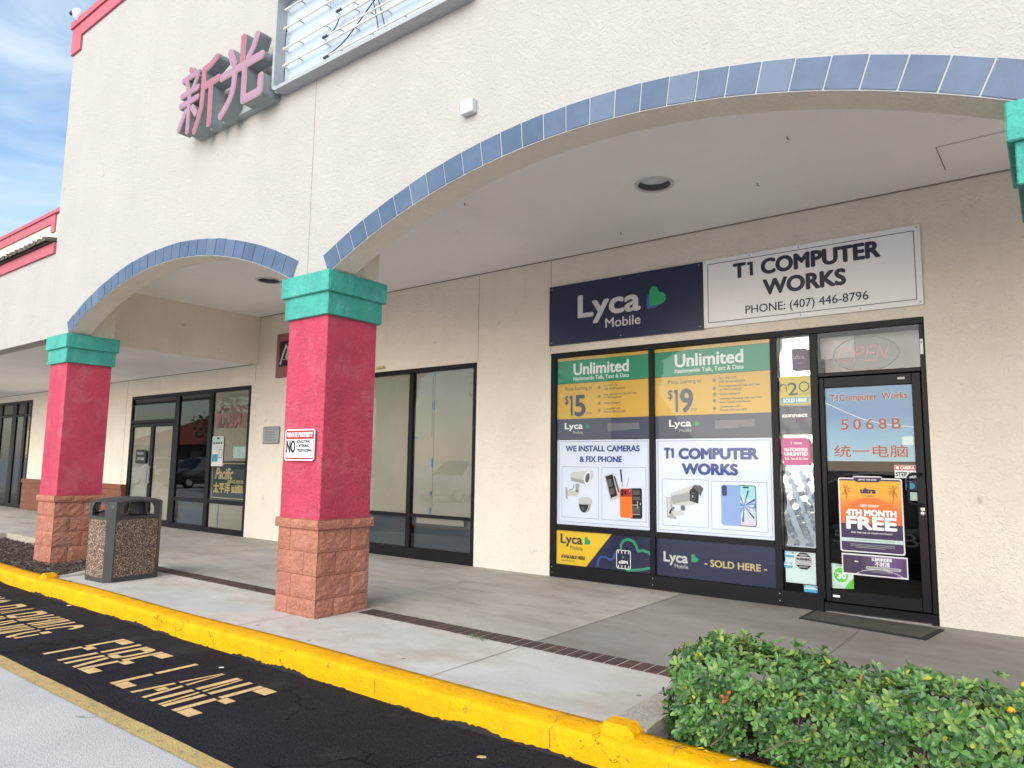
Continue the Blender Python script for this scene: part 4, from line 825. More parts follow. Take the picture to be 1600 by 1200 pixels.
poster('window_banner', F, 'low plain navy banner with gold lettering under the shop name poster', 'banner', L, extra=[('logo', G)])

# sidelight: foil lining and its stickers
o = tag(crumple('foil_lining', None, 2.95, 3.258, .575, 1.40, D+.075, .0022, 'foil'), 'crumpled silver foil lining the lower half of the narrow side pane', 'foil')
o = tag(crumple('foil_lining', None, 2.95, 3.258, 1.40, 2.68, D+.077, .004, 'foil_flat'), 'smooth pale foil lining the top of the narrow side pane', 'foil')
F = Flat(PY); F.sheet(2.95, 3.258, 1.985, 2.275, 'h2o'); F.rect(2.965, 3.232, 2.0, 2.062, 'cyan', 1); L = Flat(PY)
L.text('h', 2.915, 3.022, 2.12, .13, 'ink', 3, bold=.0015) if False else L.line([(2.956, 2.23), (2.956, 2.13)], .011, 'ink', 3); L.line([(2.956, 2.165)]+[(2.988+.032*math.cos(math.radians(t)), 2.165+.032*math.sin(math.radians(t))) for t in range(180, -1, -20)]+[(3.02, 2.13)], .011, 'ink', 3)
L.text('2', 3.035, 3.130, 2.085, .125, 'ink', 3, bold=.002); L.line([(3.192+.046*math.cos(math.radians(t)), 2.165+.046*math.sin(math.radians(t))) for t in range(0, 361, 20)], .012, 'ink', 3); L.text('WIRELESS', 3.15, 3.245, 2.09, .012, 'ink', 3); L.text('next', 3.06, 3.11, 2.243, .012, 'slate', 3); L.text('SOLD HERE', 2.985, 3.215, 2.013, .036, 'pure', 3, bold=.003)
poster('window_sticker', F, 'mustard sticker with a pale blue strip in the side pane', 'sticker', L)
mb = Flat(PY); V = []; nx, nz = 10, 10
for j in range(nz+1):
    for i in range(nx+1): V.append((2.948+.305*i/nx, PY-.001+random.uniform(-.004, .001)+.004*math.sin(i*.9+j*.8), 1.690+.285*j/nz))
mb.add(V, [(j*(nx+1)+i, j*(nx+1)+i+1, (j+1)*(nx+1)+i+1, (j+1)*(nx+1)+i) for j in range(nz) for i in range(nx)], 'slate')
L = Flat(PY-.012); L.text('connect', 2.972, 3.222, 1.862, .040, 'pure', 1, bold=.004); L.text('by T-Mobile', 3.10, 3.222, 1.832, .014, 'magenta', 1)
poster('window_sticker', mb, 'wrinkled dark slate sticker with white lettering in the side pane', 'sticker', L)
F = Flat(PY); F.poly([(2.952, 1.645), (2.99, 1.655), (3.20, 1.652), (3.228, 1.60), (3.232, 1.43), (3.205, 1.385), (2.975, 1.382), (2.955, 1.50)], 'magenta', 0); L = Flat(PY); L.text('PREPAID', 3.075, 3.155, 1.590, .018, 'pure', 2, bold=.0008); L.text('T', 3.045, 3.062, 1.588, .022, 'pure', 2, bold=.002)
for t, z, c, b in (('NATIONWIDE', 1.522, .030, .0022), ('UNLIMITED', 1.476, .036, .0026), ('Talk, Text & 5G Data', 1.436, .021, .001)): L.text(t, 2.982, 3.208, z, c, 'pure', 2, bold=b)
poster('window_sticker', F, 'bright magenta sticker with ragged edges in the side pane', 'sticker', L)
# small wing sign: two leaves folded at an angle
mb = MB(); mb.prism_z([(3.085, D+.026), (3.215, D+.060), (3.215, D+.063), (3.085, D+.029)], 2.335, 2.555, 'purple'); mb.prism_z([(3.216, D+.060), (3.255, D+.045), (3.255, D+.048), (3.216, D+.063)], 2.335, 2.535, 'dgrey')
o = tag(mb.build('folded_sign'), 'small dark folded sign near the top of the side pane', 'sign'); L = Flat(0); L.text('ultra', 0, .10, .02, .045, 'grey', 1, bold=.001); L.text('MOBILE', .02, .08, -.03, .013, 'grey', 1); l = L.build('lettering', o); l.location = (3.098, D+.0285, 2.43); l.rotation_euler = (0, 0, math.atan2(.034, .13))
F = Flat(PY); F.sheet(2.96, 3.245, .232, .535, 'pale')
poster('window_sticker', F, 'pale blank sheet in the bottom of the side pane', 'sheet', None)
PY2 = PY-.006
def blue_tag(x0, x1, z0, z1, lab):
    F = Flat(PY2); F.sheet(x0, x1, z0, z1, 'cyan'); F.rect(x0, x1, z0+(z1-z0)*.45, z1, 'pure', 1); F.rect(x0, x1, z0+(z1-z0)*.60, z1-(z1-z0)*.05, 'cyan', 2); L = Flat(PY2); w = x1-x0
    L.text('LOREX', x0+w*.15, x1-w*.15, z0+(z1-z0)*.66, (z1-z0)*.20, 'pure', 3, bold=.001); poster('window_tag', F, lab, 'sticker', L, group='small blue security stickers')
blue_tag(2.958, 3.045, .475, .532, 'small blue security sticker beside the top of the octagon'); blue_tag(2.948, 3.025, .372, .428, 'small blue security sticker below and left of the octagon'); blue_tag(3.130, 3.255, .158, .224, 'small blue security sticker in the bottom right corner of the side pane')
F = Flat(PY2-.002); oc = lambda r: [(3.135+r*math.cos(math.radians(22.5+45*k)), .450+r*1.0*math.sin(math.radians(22.5+45*k))) for k in range(8)]
F.poly(oc(.092), 'pure', 0); F.poly(oc(.086), 'black', 1); F.rect(3.058, 3.212, .412, .492, 'lgrey', 2); F.poly([(3.09, .515), (3.18, .515), (3.165, .50), (3.105, .50)], 'grey', 2); L = Flat(PY2-.002); L.text('WARNING', 3.066, 3.204, .455, .026, 'black', 4, bold=.0018); L.text('THESE PREMISES PROTECTED', 3.062, 3.208, .435, .009, 'black', 4); L.text('24 HOUR VIDEO', 3.085, 3.185, .418, .009, 'black', 4); L.text('SECURITY', 3.095, 3.175, .388, .014, 'pure', 4)
poster('warning_sticker', F, 'black octagonal warning sticker low in the side pane', 'sticker', L)
# LED sign over the door
t = empty('led_sign', (3.76, D+.05, 2.455), 0, 'oval clear LED sign with red dots above the shop door', 'led sign')
mb = MB(); ring = [(.285*math.cos(2*PI*k/48), 0, .165*math.sin(2*PI*k/48)) for k in range(49)]; mb.tube(ring, .006, 'grey', 6, False); mb.build('rim', t, True)
mb = MB(); mb.add([(.282*math.cos(2*PI*k/40), .004, .162*math.sin(2*PI*k/40)) for k in range(40)], [list(range(40))], 'clear'); mb.add([(.282*math.cos(2*PI*k/40), .010, .162*math.sin(2*PI*k/40)) for k in range(40)], [list(range(40))[::-1]], 'clear'); mb.build('plate', t)
md = bpy.data.materials.new('led_red'); md.use_nodes = True; b_ = md.node_tree.nodes['Principled BSDF']; b_.inputs['Base Color'].default_value = (.55, .08, .08, 1); b_.inputs['Emission Color'].default_value = (1, .22, .2, 1); b_.inputs['Emission Strength'].default_value = .3; M['led'] = md
strokes = [[(-.235+.0, .0)], ]
pts = []
def dots(path, n):
    Ls = [math.dist(a, b) for a, b in zip(path[:-1], path[1:])]; T = sum(Ls)
    for k in range(n):
        d = T*k/max(1, n-1)
        for a, b, l in zip(path[:-1], path[1:], Ls):
            if d <= l+1e-9: pts.append((a[0]+(b[0]-a[0])*d/l, a[1]+(b[1]-a[1])*d/l)); break
            d -= l
dots([(-.175+.062*math.cos(math.radians(t_))+.014*math.sin(math.radians(t_)), .068*math.sin(math.radians(t_))) for t_ in range(0, 350, 10)], 24)
dots([(-.105, -.07), (-.075, .07), (-.02, .065), (-.008, .035), (-.03, .005), (-.085, .0)], 20); dots([(.085, .07), (.022, .07), (-.005, -.07), (.065, -.07)], 18); dots([(.012, .0), (.07, .0)], 5); dots([(.09, -.07), (.125, .07), (.16, -.06), (.20, .072)], 24)
mb = MB()
for x, z in pts: mb.lathe([(0, -.005), (.0034, -.004), (.0046, 0)], (x, .0035, z), 'led', 8, 'y')
o = mb.build('red_lights', t); tag(o, kind='stuff')

# posters on the shop door
DY = D+.034
M['skyprint'] = grad('sky_poster_print', [(0, (.26, .46, .58)), (.35, (.15, .36, .56)), (.62, (.06, .21, .46)), (.8, (.06, .23, .49)), (1, (.10, .29, .52))], 1.425, 2.135)
p = PX(372, 975, 540, 1033, 512, 1030, 3.386, 4.140, 2.135, 1.425)
F = Flat(DY); F.sheet(3.386, 4.140, 1.425, 2.135, 'skyprint'); G = Flat(DY)
wv = [(3.386, 1.99), (3.45, 1.96), (3.56, 1.90), (3.70, 1.83), (3.9, 1.77), (4.14, 1.74)]; F.line(wv, .008, 'pale', 1); F.poly([(3.386, 1.98), (3.56, 1.89), (3.62, 1.70), (3.55, 1.60), (3.386, 1.70)], 'skyprint', 1)
F.rect(4.04, 4.128, 1.575, 1.655, 'pale', 1)
L = Flat(DY)
for m, b, l in (('pale', .0058, 2), ('deepred', .0028, 4)):
    L.text('T1Computer', 3.428, 3.85, 2.008, .058, m, l, bold=b); L.text('Works', 3.885, 4.098, 2.008, .060, m, l, bold=b); L.text('统一电脑', 3.45, 4.085, 1.475, .082, m, l, bold=b*.7)
    for k, ch in enumerate('5068B'): L.text(ch, 3.520+k*.110, 3.588+k*.110+(.008 if ch == 'B' else 0), 1.728, .098, m, l, bold=b*1.35)
poster('door_poster', F, 'blue sky poster with red lettering on the upper part of the door', 'poster', L)
F = Flat(DY); F.sheet(3.965, 4.140, 1.275, 1.393, 'pure'); F.rect(3.968, 4.137, 1.345, 1.390, 'red', 1); L = Flat(DY); L.text('BE CAREFUL', 3.975, 4.130, 1.356, .025, 'pure', 3, bold=.0015); L.text('STEP UP', 3.972, 4.134, 1.293, .036, 'black', 3, bold=.002)
poster('door_sticker', F, 'red and white step warning sticker beside the door handle', 'sticker', L)
F = Flat(DY); F.sheet(4.045, 4.138, 1.165, 1.262, 'navy2'); F.disc(4.09, 1.205, .035, .028, 'cyan', 1); L = Flat(DY); L.text('ultra', 4.06, 4.10, 1.24, .010, 'pure', 3)
poster('door_sticker', F, 'small dark blue sticker half hidden by the door handle', 'sticker', L)
F = Flat(DY); F.sheet(4.062, 4.138, 1.075, 1.150, 'pale'); poster('door_sticker', F, 'small pale sticker below the dark blue one behind the handle', 'sticker', None)
p = PX(135, 820, 50, 810, 62, 868, 3.475, 4.022, 1.265, .575)
M['sunset'] = grad('sunset_print', [(0, (.72, .14, .045)), (.30, (.74, .20, .03)), (.6, (.78, .42, .03)), (1, (.74, .46, .03))], .86, 1.27)
F = Flat(DY-.003); z0, z1 = .575, 1.268; F.rrect(3.475, 4.022, z0, z1, .022, 'pure', 0); F.poly([(3.60, z1-.002), (3.865, z1-.002), (3.85, z1+.018), (3.615, z1+.018)], 'pure', 0)
F.rrect(3.487, 4.010, z0+.012, z1-.012, .016, 'purple', 1); F.rect(3.487, 4.010, .84, z1-.026, 'sunset', 2); F.disc(3.748, .895, .235, .19, 'orange', 3, a0=12, a1=168); F.poly([(3.61, z1+.006), (3.855, z1+.006), (3.845, z1-.022), (3.825, z1-.038), (3.64, z1-.038), (3.62, z1-.022)], 'purple', 4); F.rect(3.488, 4.009, .672, .706, 'pale', 2)
M['palm_print'] = flat('print_palm_shade', (.62, .27, .03))
for cx, cz, s_ in ((3.535, 1.155, 1), (3.955, 1.155, -1)):
    for t_ in (-150, -115, -70, -25, 20, 60, 100, 140, 185):
        c_, q_ = math.cos(math.radians(t_)), math.sin(math.radians(t_)); r = .062
        if 3.489 < cx+c_*r < 4.007: F.poly([(cx, cz), (cx+c_*r*.6-q_*.011, cz+q_*r*.6+c_*.011), (cx+c_*r, cz+q_*r-.012), (cx+c_*r*.55+q_*.008, cz+q_*r*.55-c_*.008)], 'palm_print', 3)
    F.line([(cx, cz), (cx+.012*s_, cz-.09), (cx+.03*s_, cz-.17)], .011, 'palm_print', 3)
L = Flat(DY-.003); L.text('LIMITED TIME OFFER', 3.655, 3.81, z1-.022, .013, 'pure', 6, bold=.0006); L.text('ultra', 3.668, 3.802, 1.128, .045, 'purple', 6, bold=.0045); L.text('MOBILE', 3.695, 3.785, 1.095, .011, 'purple', 6); L.text('GET EVERY', 3.662, 3.825, .998, .022, 'pure', 6, bold=.0014)
for dx, m, l in ((-.004, 'purple', 5), (0, 'pure', 7)): L.text('4TH MONTH', 3.534+dx, 3.966+dx, .918+dx*.6, .052, m, l, bold=.0055); L.text('FREE', 3.534+dx, 3.966+dx, .795+dx*.6, .108, m, l, bold=.0095)
L.text('FOR THE LIFE OF YOUR ACCOUNT', 3.575, 3.925, .752, .013, 'pure', 6, bold=.0006); L.text('ON ANY UNLIMITED MONTHLY PLAN WITH PORT-IN', 3.565, 3.94, .685, .009, 'purple', 6)
for k in range(3): L.rect(3.565+.04*(k == 2), 3.94-.08*(k == 2), .648-k*.014, .653-k*.014, 'grey', 6)
poster('door_poster', F, 'orange sunset poster with a white border in the middle of the door', 'poster', L)
p = PX(152, 845, 825, 1045, 880, 1120, 3.482, 4.037, .560, .365)
M['dusk'] = grad('violet_print', [(0, (.03, .015, .05)), (.35, (.06, .03, .10)), (.7, (.17, .08, .27)), (1, (.08, .04, .15))], 3.482, 4.037, axis='X')
F = Flat(DY-.001); F.sheet(3.482, 4.037, .365, .560, 'pure'); F.rect(3.493, 4.026, .380, .546, 'dusk', 1); F.disc(3.80, .30, .21, .115, 'purple', 2, a0=42, a1=138); F.line([(3.80+.235*math.cos(math.radians(t_)), .315+.115*math.sin(math.radians(t_))) for t_ in range(35, 150, 8)], .005, 'pure', 3)
F.rrect(3.575, 3.645, .395, .545, .010, 'black', 4); F.rrect(3.580, 3.640, .400, .540, .008, 'purple', 5); F.rrect(3.69, 3.98, .428, .455, .010, 'lgrey', 4)
L = Flat(DY-.001); L.text('让您的家庭套餐', 3.74, 3.91, .511, .022, 'pure', 6, bold=.0015); L.text('不封顶', 3.765, 3.890, .463, .033, 'pure', 6, bold=.0018); L.text('更多UNLIMITED 专享数据方案', 3.70, 3.965, .436, .012, 'purple', 6); L.text('ultra', 3.592, 3.628, .485, .014, 'pure', 7, bold=.001); L.rect(3.72, 3.93, .412, .416, 'grey', 6); L.rect(3.74, 3.91, .402, .406, 'grey', 6)
poster('door_poster', F, 'low purple poster with white Chinese lettering on the door', 'poster', L)
F = Flat(DY+.003); F.poly([(3.387, .220), (3.578, .232), (3.578, .440), (3.387, .455)], 'pale', 0); F.disc(3.468, .350, .062, .068, 'lime', 1); F.poly([(3.50, .226), (3.578, .232), (3.578, .33), (3.545, .30), (3.52, .27)], 'lime', 1); L = Flat(DY+.003); L.text('30', 3.435, 3.515, .318, .050, 'pure', 3, bold=.004); L.text('cricket', 3.425, 3.50, .432, .013, 'grn', 3, bold=.001); L.text('$', 3.415, 3.43, .355, .02, 'pure', 3); L.text('lines of unlimited', 3.40, 3.47, .245, .008, 'grn', 3)
poster('door_sticker', F, 'white and green price sticker in the lower left of the door', 'sticker', L)
F = Flat(D-.004); F.sheet(3.40, 3.46, .146, .166, 'pure'); L = Flat(D-.004); L.text('PULL', 3.41, 3.45, .152, .008, 'dgrey', 2) if False else None; poster('door_tag', F, 'tiny white tag on the bottom rail of the door', 'sticker', None)
F = Flat(D-.004); F.sheet(4.03, 4.09, 2.182, 2.202, 'lgrey'); poster('door_tag', F, 'tiny grey tag on the top rail of the door', 'sticker', None)
F = Flat(D-.012); F.sheet(4.226, 4.252, 2.40, 2.54, 'pure'); F.rect(4.234, 4.243, 2.50, 2.52, 'black', 1); poster('jamb_sticker', F, 'narrow white sticker on the frame right of the LED sign', 'sticker', None)
L = Flat(D+.045); L.text('5068B', 3.41, 4.13, .655, .115, 'frame', 1); tag(L.build('faded_numerals'), 'faint grey unit number on the glass behind the orange poster', 'lettering')

# restaurant unit
PW = D+.028
F = Flat(PW); F.sheet(-7.70, -6.540, .620, 1.345, 'dkgreen'); F.border(-7.665, -6.562, .650, 1.305, .014, 'gold', 1); L = Flat(PW); L.text('Pacific', -7.56, -6.98, 1.01, .20, 'gold', 3, bold=.007, shear=.25); L.line([(-7.50, 1.25), (-7.28, 1.275)], .02, 'gold', 3); L.text('RANGE HOOD', -7.12, -6.60, .935, .062, 'gold', 3, bold=.003); L.text('太平洋', -7.60, -7.03, .765, .14, 'gold', 3, bold=.010); L.text('抽油烟机', -6.99, -6.60, .775, .105, 'gold', 3, bold=.007)
poster('window_board', F, 'dark green board with gold script lettering in the wing window', 'sign', L)
F = Flat(PW-.006); F.sheet(-7.725, -7.325, 1.245, 1.81, 'pure'); F.rect(-7.715, -7.335, 1.66, 1.80, 'pale', 1); F.rect(-7.70, -7.50, 1.33, 1.47, 'cyan', 1); F.rect(-7.56, -7.48, 1.755, 1.79, 'navy2', 2); F.rect(-7.695, -7.675, 1.33, 1.41, 'navy2', 2); F.border(-7.47, -7.36, 1.40, 1.56, .01, 'navy2', 2); L = Flat(PW-.006)
for k in range(4): L.rect(-7.68+k*.085, -7.63+k*.085, 1.665, 1.70, 'navy2', 3)
for k in range(5): L.rect(-7.68, -7.38-.05*(k % 2), 1.63-k*.018, 1.634-k*.018, 'grey', 3)
poster('window_notice', F, 'pale blue and white notice above the green board', 'notice', L)
for x0, x1 in ((-6.99, -6.79), (-6.78, -6.545)):
    F = Flat(PW); F.sheet(x0, x1, 1.40, 1.61, 'pale'); L = Flat(PW)
    for k in range(9): a, b = random.uniform(x0+.03, x1-.03), random.uniform(1.43, 1.58); L.rect(a, a+random.uniform(.008, .03), b, b+.007, 'grey', 1)
    poster('window_sheet', F, 'white sheet taped up left of its neighbour above the green board' if x0 < -6.9 else 'white sheet touching the right jamb above the green board', 'sheet', L, group='white sheets taped in the wing window')
L = Flat(PW); L.text('新光泰興城', -7.68, -6.56, 2.0, .30, 'reflectpink', 1, bold=.012); tag(L.build('reflected_lettering'), 'pink Chinese lettering painted as a reflection high in the wing window', 'lettering')  # reflection of a pink sign, painted on the pane as flat lettering
F = Flat(D-.0125); F.sheet(-10.72, -10.26, 1.27, 1.56, 'black'); L = Flat(D-.0125); L.text('Pacific', -10.66, -10.38, 1.46, .05, 'lgrey', 1, shear=.2); L.text('太平洋油烟机', -10.66, -10.32, 1.34, .05, 'lgrey', 1); poster('door_sign', F, 'small black sign on the left leaf of the wing doors', 'sign', L)
F = Flat(D-.02); F.poly(F.rpts(-6.0, -5.515, 1.655, 1.955, .02), 'letter_side', 0); F.sheet(-5.99, -5.525, 1.664, 1.946, 'letter_side', .02); F.rect(-5.985, -5.53, 1.67, 1.94, 'grey', 1); L = Flat(D-.02)
for k in range(8): L.rect(-5.94, -5.58-.03*(k % 3), 1.90-k*.028, 1.907-k*.028, 'slate', 3)
poster('metal_plaque', F, 'grey metal notice plate on the wall left of the near pillar', 'plaque', L)
F = Flat(D-.04); F.sheet(-5.69, -5.05, 2.81, 3.585, 'rosewood', .038); F.rect(-5.60, -5.14, 3.0, 3.45, 'black', 1); G = Flat(D-.04)
G.line([(-5.56, 3.05), (-5.50, 3.2), (-5.42, 3.36), (-5.34, 3.3), (-5.40, 3.16), (-5.30, 3.08)], .05, 'lgrey', 2); G.line([(-5.56, 3.12), (-5.3, 3.12)], .015, 'grey', 3)
poster('framed_picture', F, 'pink framed dark picture on the wall half hidden by the near pillar', 'picture', None, extra=[('picture_marks', G)])
F = Flat(D+.026); F.sheet(-17.16, -16.955, 1.35, 2.3, 'red'); F.rect(-17.14, -16.97, 1.45, 2.1, 'gold', 1); poster('window_poster', F, 'red and gold strip poster in the far left shopfront', 'poster', None)
mb = MB(); mb.tube([(-3.07, D-.03, 2.80), (-2.91, D-.03, 2.80)], .022, 'gold', 8); tag(mb.build('brass_bracket'), 'short brass stub on the wall over the vacant window', 'bracket')
# sign on the near pillar
F = Flat(-.022); F.sheet(-.512, -.078, 1.372, 1.63, 'pure', .012) if False else None
F = Flat(-.026); F.rrect(-.514, -.077, 1.358, 1.642, .03, 'pure', 0); F.box(-.505, -.086, -.0255, -.012, 1.367, 1.633, 'pure'); F.rrect(-.503, -.088, 1.370, 1.630, .022, 'red', 1); F.rect(-.494, -.097, 1.385, 1.552, 'pure', 2); L = Flat(-.026)
L.text('PRIVATE PROPERTY', -.488, -.103, 1.572, .040, 'pure', 3, bold=.0018); L.text('NO', -.488, -.352, 1.432, .105, 'black', 4, bold=.0050)
for t_, z, x in (('SOLICITING', 1.517, -.135), ('LOITERING', 1.478, -.150), ('TRESPASSING', 1.438, -.105)): L.text(t_, -.338, x, z, .026, 'black', 4, bold=.0016)
L.text('ALL PERSONS WILL BE PROSECUTED', -.488, -.22, 1.413, .009, 'red', 4); L.text('TO THE FULL EXTENT OF THE LAW', -.488, -.24, 1.395, .009, 'red', 4)
for x, z in ((-.497, 1.50), (-.092, 1.50)): L.disc(x, z, .006, .006, 'dgrey', 4, 10)
poster('warning_sign', F, 'red and white private property sign screwed to the near pink pillar', 'sign', L)

# ------------------------------------------------------------------ facade signs
def smooth_path(pts, n=6):
    if len(pts) < 3: return [Vector(p) for p in pts]
    V = [Vector(p) for p in pts]; out = []
    for i in range(len(V)-1):
        a, b, c, d = V[max(i-1, 0)], V[i], V[i+1], V[min(i+2, len(V)-1)]
        for k in range(n):
            t = k/n; out.append(.5*((2*b)+(c-a)*t+(2*a-5*b+4*c-d)*t*t+(3*b-a-3*c+d)*t**3))
    return out+[V[-1]]
def capsule(pts, w, sharp=False):
    P = [Vector(p) for p in pts] if sharp else smooth_path(pts); Lf, Rt = [], []
    for i, q in enumerate(P):
        d = (P[min(i+1, len(P)-1)]-P[max(i-1, 0)]).normalized(); n = Vector((-d.y, d.x)); Lf.append(q+n*w/2); Rt.append(q-n*w/2)
    d0 = (P[1]-P[0]).normalized(); d1 = (P[-1]-P[-2]).normalized(); n0, n1 = Vector((-d0.y, d0.x)), Vector((-d1.y, d1.x))
    e = [P[-1]+n1*w/2*math.cos(t)+d1*w/2*.75*math.sin(t) for t in (PI*k/6 for k in range(1, 6))]; s_ = [P[0]-n0*w/2*math.cos(t)-d0*w/2*.75*math.sin(t) for t in (PI*k/6 for k in range(1, 6))]
    return [tuple(v) for v in Lf+e+Rt[::-1]+s_]
XIN = [[(-2.351, 5.726), (-2.275, 5.649)], [(-2.502, 5.636), (-2.177, 5.642)], [(-2.417, 5.60), (-2.37, 5.475)], [(-2.182, 5.60), (-2.269, 5.475)], [(-2.515, 5.452), (-2.159, 5.458)], [(-2.531, 5.335), (-2.151, 5.342)], [(-2.340, 5.46), (-2.335, 4.983)], [(-2.390, 5.245), (-2.533, 5.051)], [(-2.261, 5.253), (-2.169, 5.146)],
 [(-1.787, 5.684), (-1.926, 5.634), (-2.044, 5.616)], [(-2.045, 5.632), (-2.045, 5.42), (-2.062, 5.191), (-2.115, 5.058), (-2.184, 4.944)], [(-2.008, 5.415), (-1.73, 5.420)], [(-1.885, 5.392), (-1.880, 4.943)]]
GUANG = [[(-1.296, 5.725), (-1.296, 5.404)], [(-1.541, 5.64), (-1.445, 5.466)], [(-1.041, 5.661), (-1.099, 5.548), (-1.192, 5.451)], [(-1.678, 5.400), (-.934, 5.400)], [(-1.422, 5.361), (-1.451, 5.171), (-1.542, 5.051), (-1.662, 4.961)], [(-1.24, 5.377), (-1.24, 5.020)], [(-1.243, 5.015), (-.945, 5.015)], [(-.942, 5.010), (-.942, 5.179)]]
for S_, lab, wd in ((XIN, 'pink channel letter 新, left of its pair on the facade', .082), (GUANG, 'pink channel letter 光, next to the open sign cabinet', .104)):
    R_ = MB(); Fc = MB(); E_ = MB()
    for k, s_ in enumerate(S_):
        sh = len(s_) > 4; w = wd*(1 if len(S_) < 8 or k > 8 else .86); o_ = .00045*k
        R_.prism_y(capsule(s_, w, sh), -.215-o_, -.085, 'letter_side'); E_.prism_y(capsule(s_, w*1.04, sh), -.223-o_, -.2155-o_, 'letter_edge'); Fc.prism_y(capsule(s_, w*.86, sh), -.227-o_, -.2232-o_, 'letter_b' if (len(S_) > 8 and k > 8) or k == 0 else 'letter_a')
    o = tag(R_.build('channel_letter'), lab, 'sign letter', 'channel letters on the facade'); E_.build('trim_cap', o); Fc.build('letter_face', o)
mb = MB(); mb.box(-2.45, -.93, -.084, -.001, 4.995, 5.065, 'cabinet'); tag(mb.build('wiring_raceway'), 'pale metal raceway behind the pink letters', 'raceway')
CX0, CX1, CZ0, CZ1, CY = -.885, 1.72, 5.025, 6.05, -.135
C_ = empty('sign_cabinet', (0, 0, 0), 0, 'open metal sign cabinet with bare neon tubes on the facade', 'sign')
FF = Flat(0); out = FF.rpts(CX0, CX1, CZ0, CZ1, .07); inn = FF.rpts(CX0+.035, CX1-.035, CZ0+.035, CZ1-.035, .045)
mb = MB(); n = len(out)
for i in range(n):
    j = (i+1) % n; a, b, c, d = out[i], out[j], inn[j], inn[i]
    mb.quad((a[0], CY, a[1]), (d[0], CY, d[1]), (c[0], CY, c[1]), (b[0], CY, b[1]), 'cabinet'); mb.quad((a[0], CY, a[1]), (b[0], CY, b[1]), (b[0], 0, b[1]), (a[0], 0, a[1]), 'cabinet'); mb.quad((d[0], CY, d[1]), (d[0], -.02, d[1]), (c[0], -.02, c[1]), (c[0], CY, c[1]), 'cabinet')
mb.build('casing', C_)
mb = MB(); mb.box(CX0+.03, CX1-.03, -.018, -.002, CZ0+.03, CZ1-.03, 'cab_in'); mb.build('back_panel', C_)
for k, (z, x0, x1) in enumerate(((5.092, -.80, .94), (5.145, -.14, 1.62), (5.29, -.79, 1.62), (5.36, -.17, 1.55), (5.475, -.80, 1.60), (5.55, .02, 1.6), (5.695, -.81, 1.58), (5.75, -.15, 1.6), (5.90, -.80, 1.6))):
    mb = MB(); y = -.078; mb.tube([(x0, -.03, z), (x0+.005, y+.01, z), (x0+.02, y, z), (x1-.02, y, z), (x1-.005, y+.01, z), (x1, -.03, z)], .0085, 'neon', 8); tb = mb.build('neon_tube', C_, True)
    mb = MB(); mb.tube([(x0+.01, y-.002, z-.004), (x0+.085, y-.002, z-.004)], .0125, 'wire' if k % 2 else 'neon', 8)
    mb.build('tube_boot', tb)
    for q in np.arange(x0+.25, x1-.1, .42): mb = MB(); mb.tube([(q, -.018, z), (q, y+.004, z)], .0055, 'grey', 6); mb.tube([(q, y, z-.014), (q, y, z+.014)], .006, 'grey', 6); mb.build('tube_support', tb)
mb = MB()
for pth in ([(-.79, -.06, 5.10), (-.80, -.05, 5.2), (-.77, -.07, 5.27)], [(-.80, -.06, 5.48), (-.81, -.05, 5.58), (-.77, -.07, 5.69)], [(-.10, -.085, 5.14), (.12, -.07, 5.20), (.30, -.05, 5.33), (.55, -.06, 5.47), (.75, -.08, 5.50), (1.0, -.08, 5.62)], [(-.14, -.08, 5.36), (-.02, -.06, 5.40), (.08, -.07, 5.50)], [(.62, -.07, 5.14), (.58, -.07, 5.3), (.52, -.07, 5.50)], [(.70, -.07, 5.14), (.65, -.07, 5.3), (.58, -.07, 5.50)]):
    mb.tube(smooth_path(pth), .0055, 'wire', 6)
mb.build('wire', C_, True)
t = empty('wall_sensor', (1.66, 0, 4.06), 0, 'small white box sensor on the facade above the big arch', 'sensor')
mb = MB(); mb.cbox(-.062, .062, -.06, -.001, 0, .115, 'lgrey', .006); mb.build('housing', t); mb = MB(); mb.lathe([(0, -.012), (.012, -.010), (.016, 0)], (-.02, -.06, .05), 'pure', 14, 'y'); mb.build('lens', t, True)
t = empty('security_camera', (-6.22, -.056, 7.93), 0, 'small white dome camera on the roof corner of the tall building', 'camera')
mb = MB(); mb.lathe([(0, -.10), (.04, -.075), (.07, -.045), (.082, 0), (.075, .05), (.04, .08), (0, .09)], (0, 0, .10), 'pure', 20); mb.build('housing', t, True); mb = MB(); mb.lathe([(0, -.090), (.022, -.082), (.036, -.055)], (-.035, -.02, .09), 'black', 16, 'y'); mb.build('lens', t, True); mb = MB(); mb.tube([(.03, .03, .02), (.03, .07, -.04)], .03, 'pure', 10); mb.build('bracket', t)
def can_light(x, y, lab):
    t = empty('ceiling_light', (x, y, ZS), 0, lab, 'ceiling light', 'round recessed lights in the arcade ceiling')
    mb = MB(); mb.lathe([(.150, -.006), (.152, -.012), (.180, -.012), (.184, -.004), (.184, .0)], (0, 0, 0), 'lgrey', 36); mb.build('trim_ring', t, True)
    mb = MB(); mb.lathe([(.150, -.006), (.146, .02), (.142, .052)], (0, 0, 0), 'dgrey', 36); mb.build('baffle', t, True)
    mb = MB(); mb.lathe([(.1425, .0515), (.10, .046), (.0, .042)], (0, 0, 0), 'pure', 36); mb.build('diffuser', t)
can_light(2.315, 1.87, 'round recessed ceiling light above the computer shop'); can_light(-3.82, 1.87, 'round recessed ceiling light peeking past the near pillar')

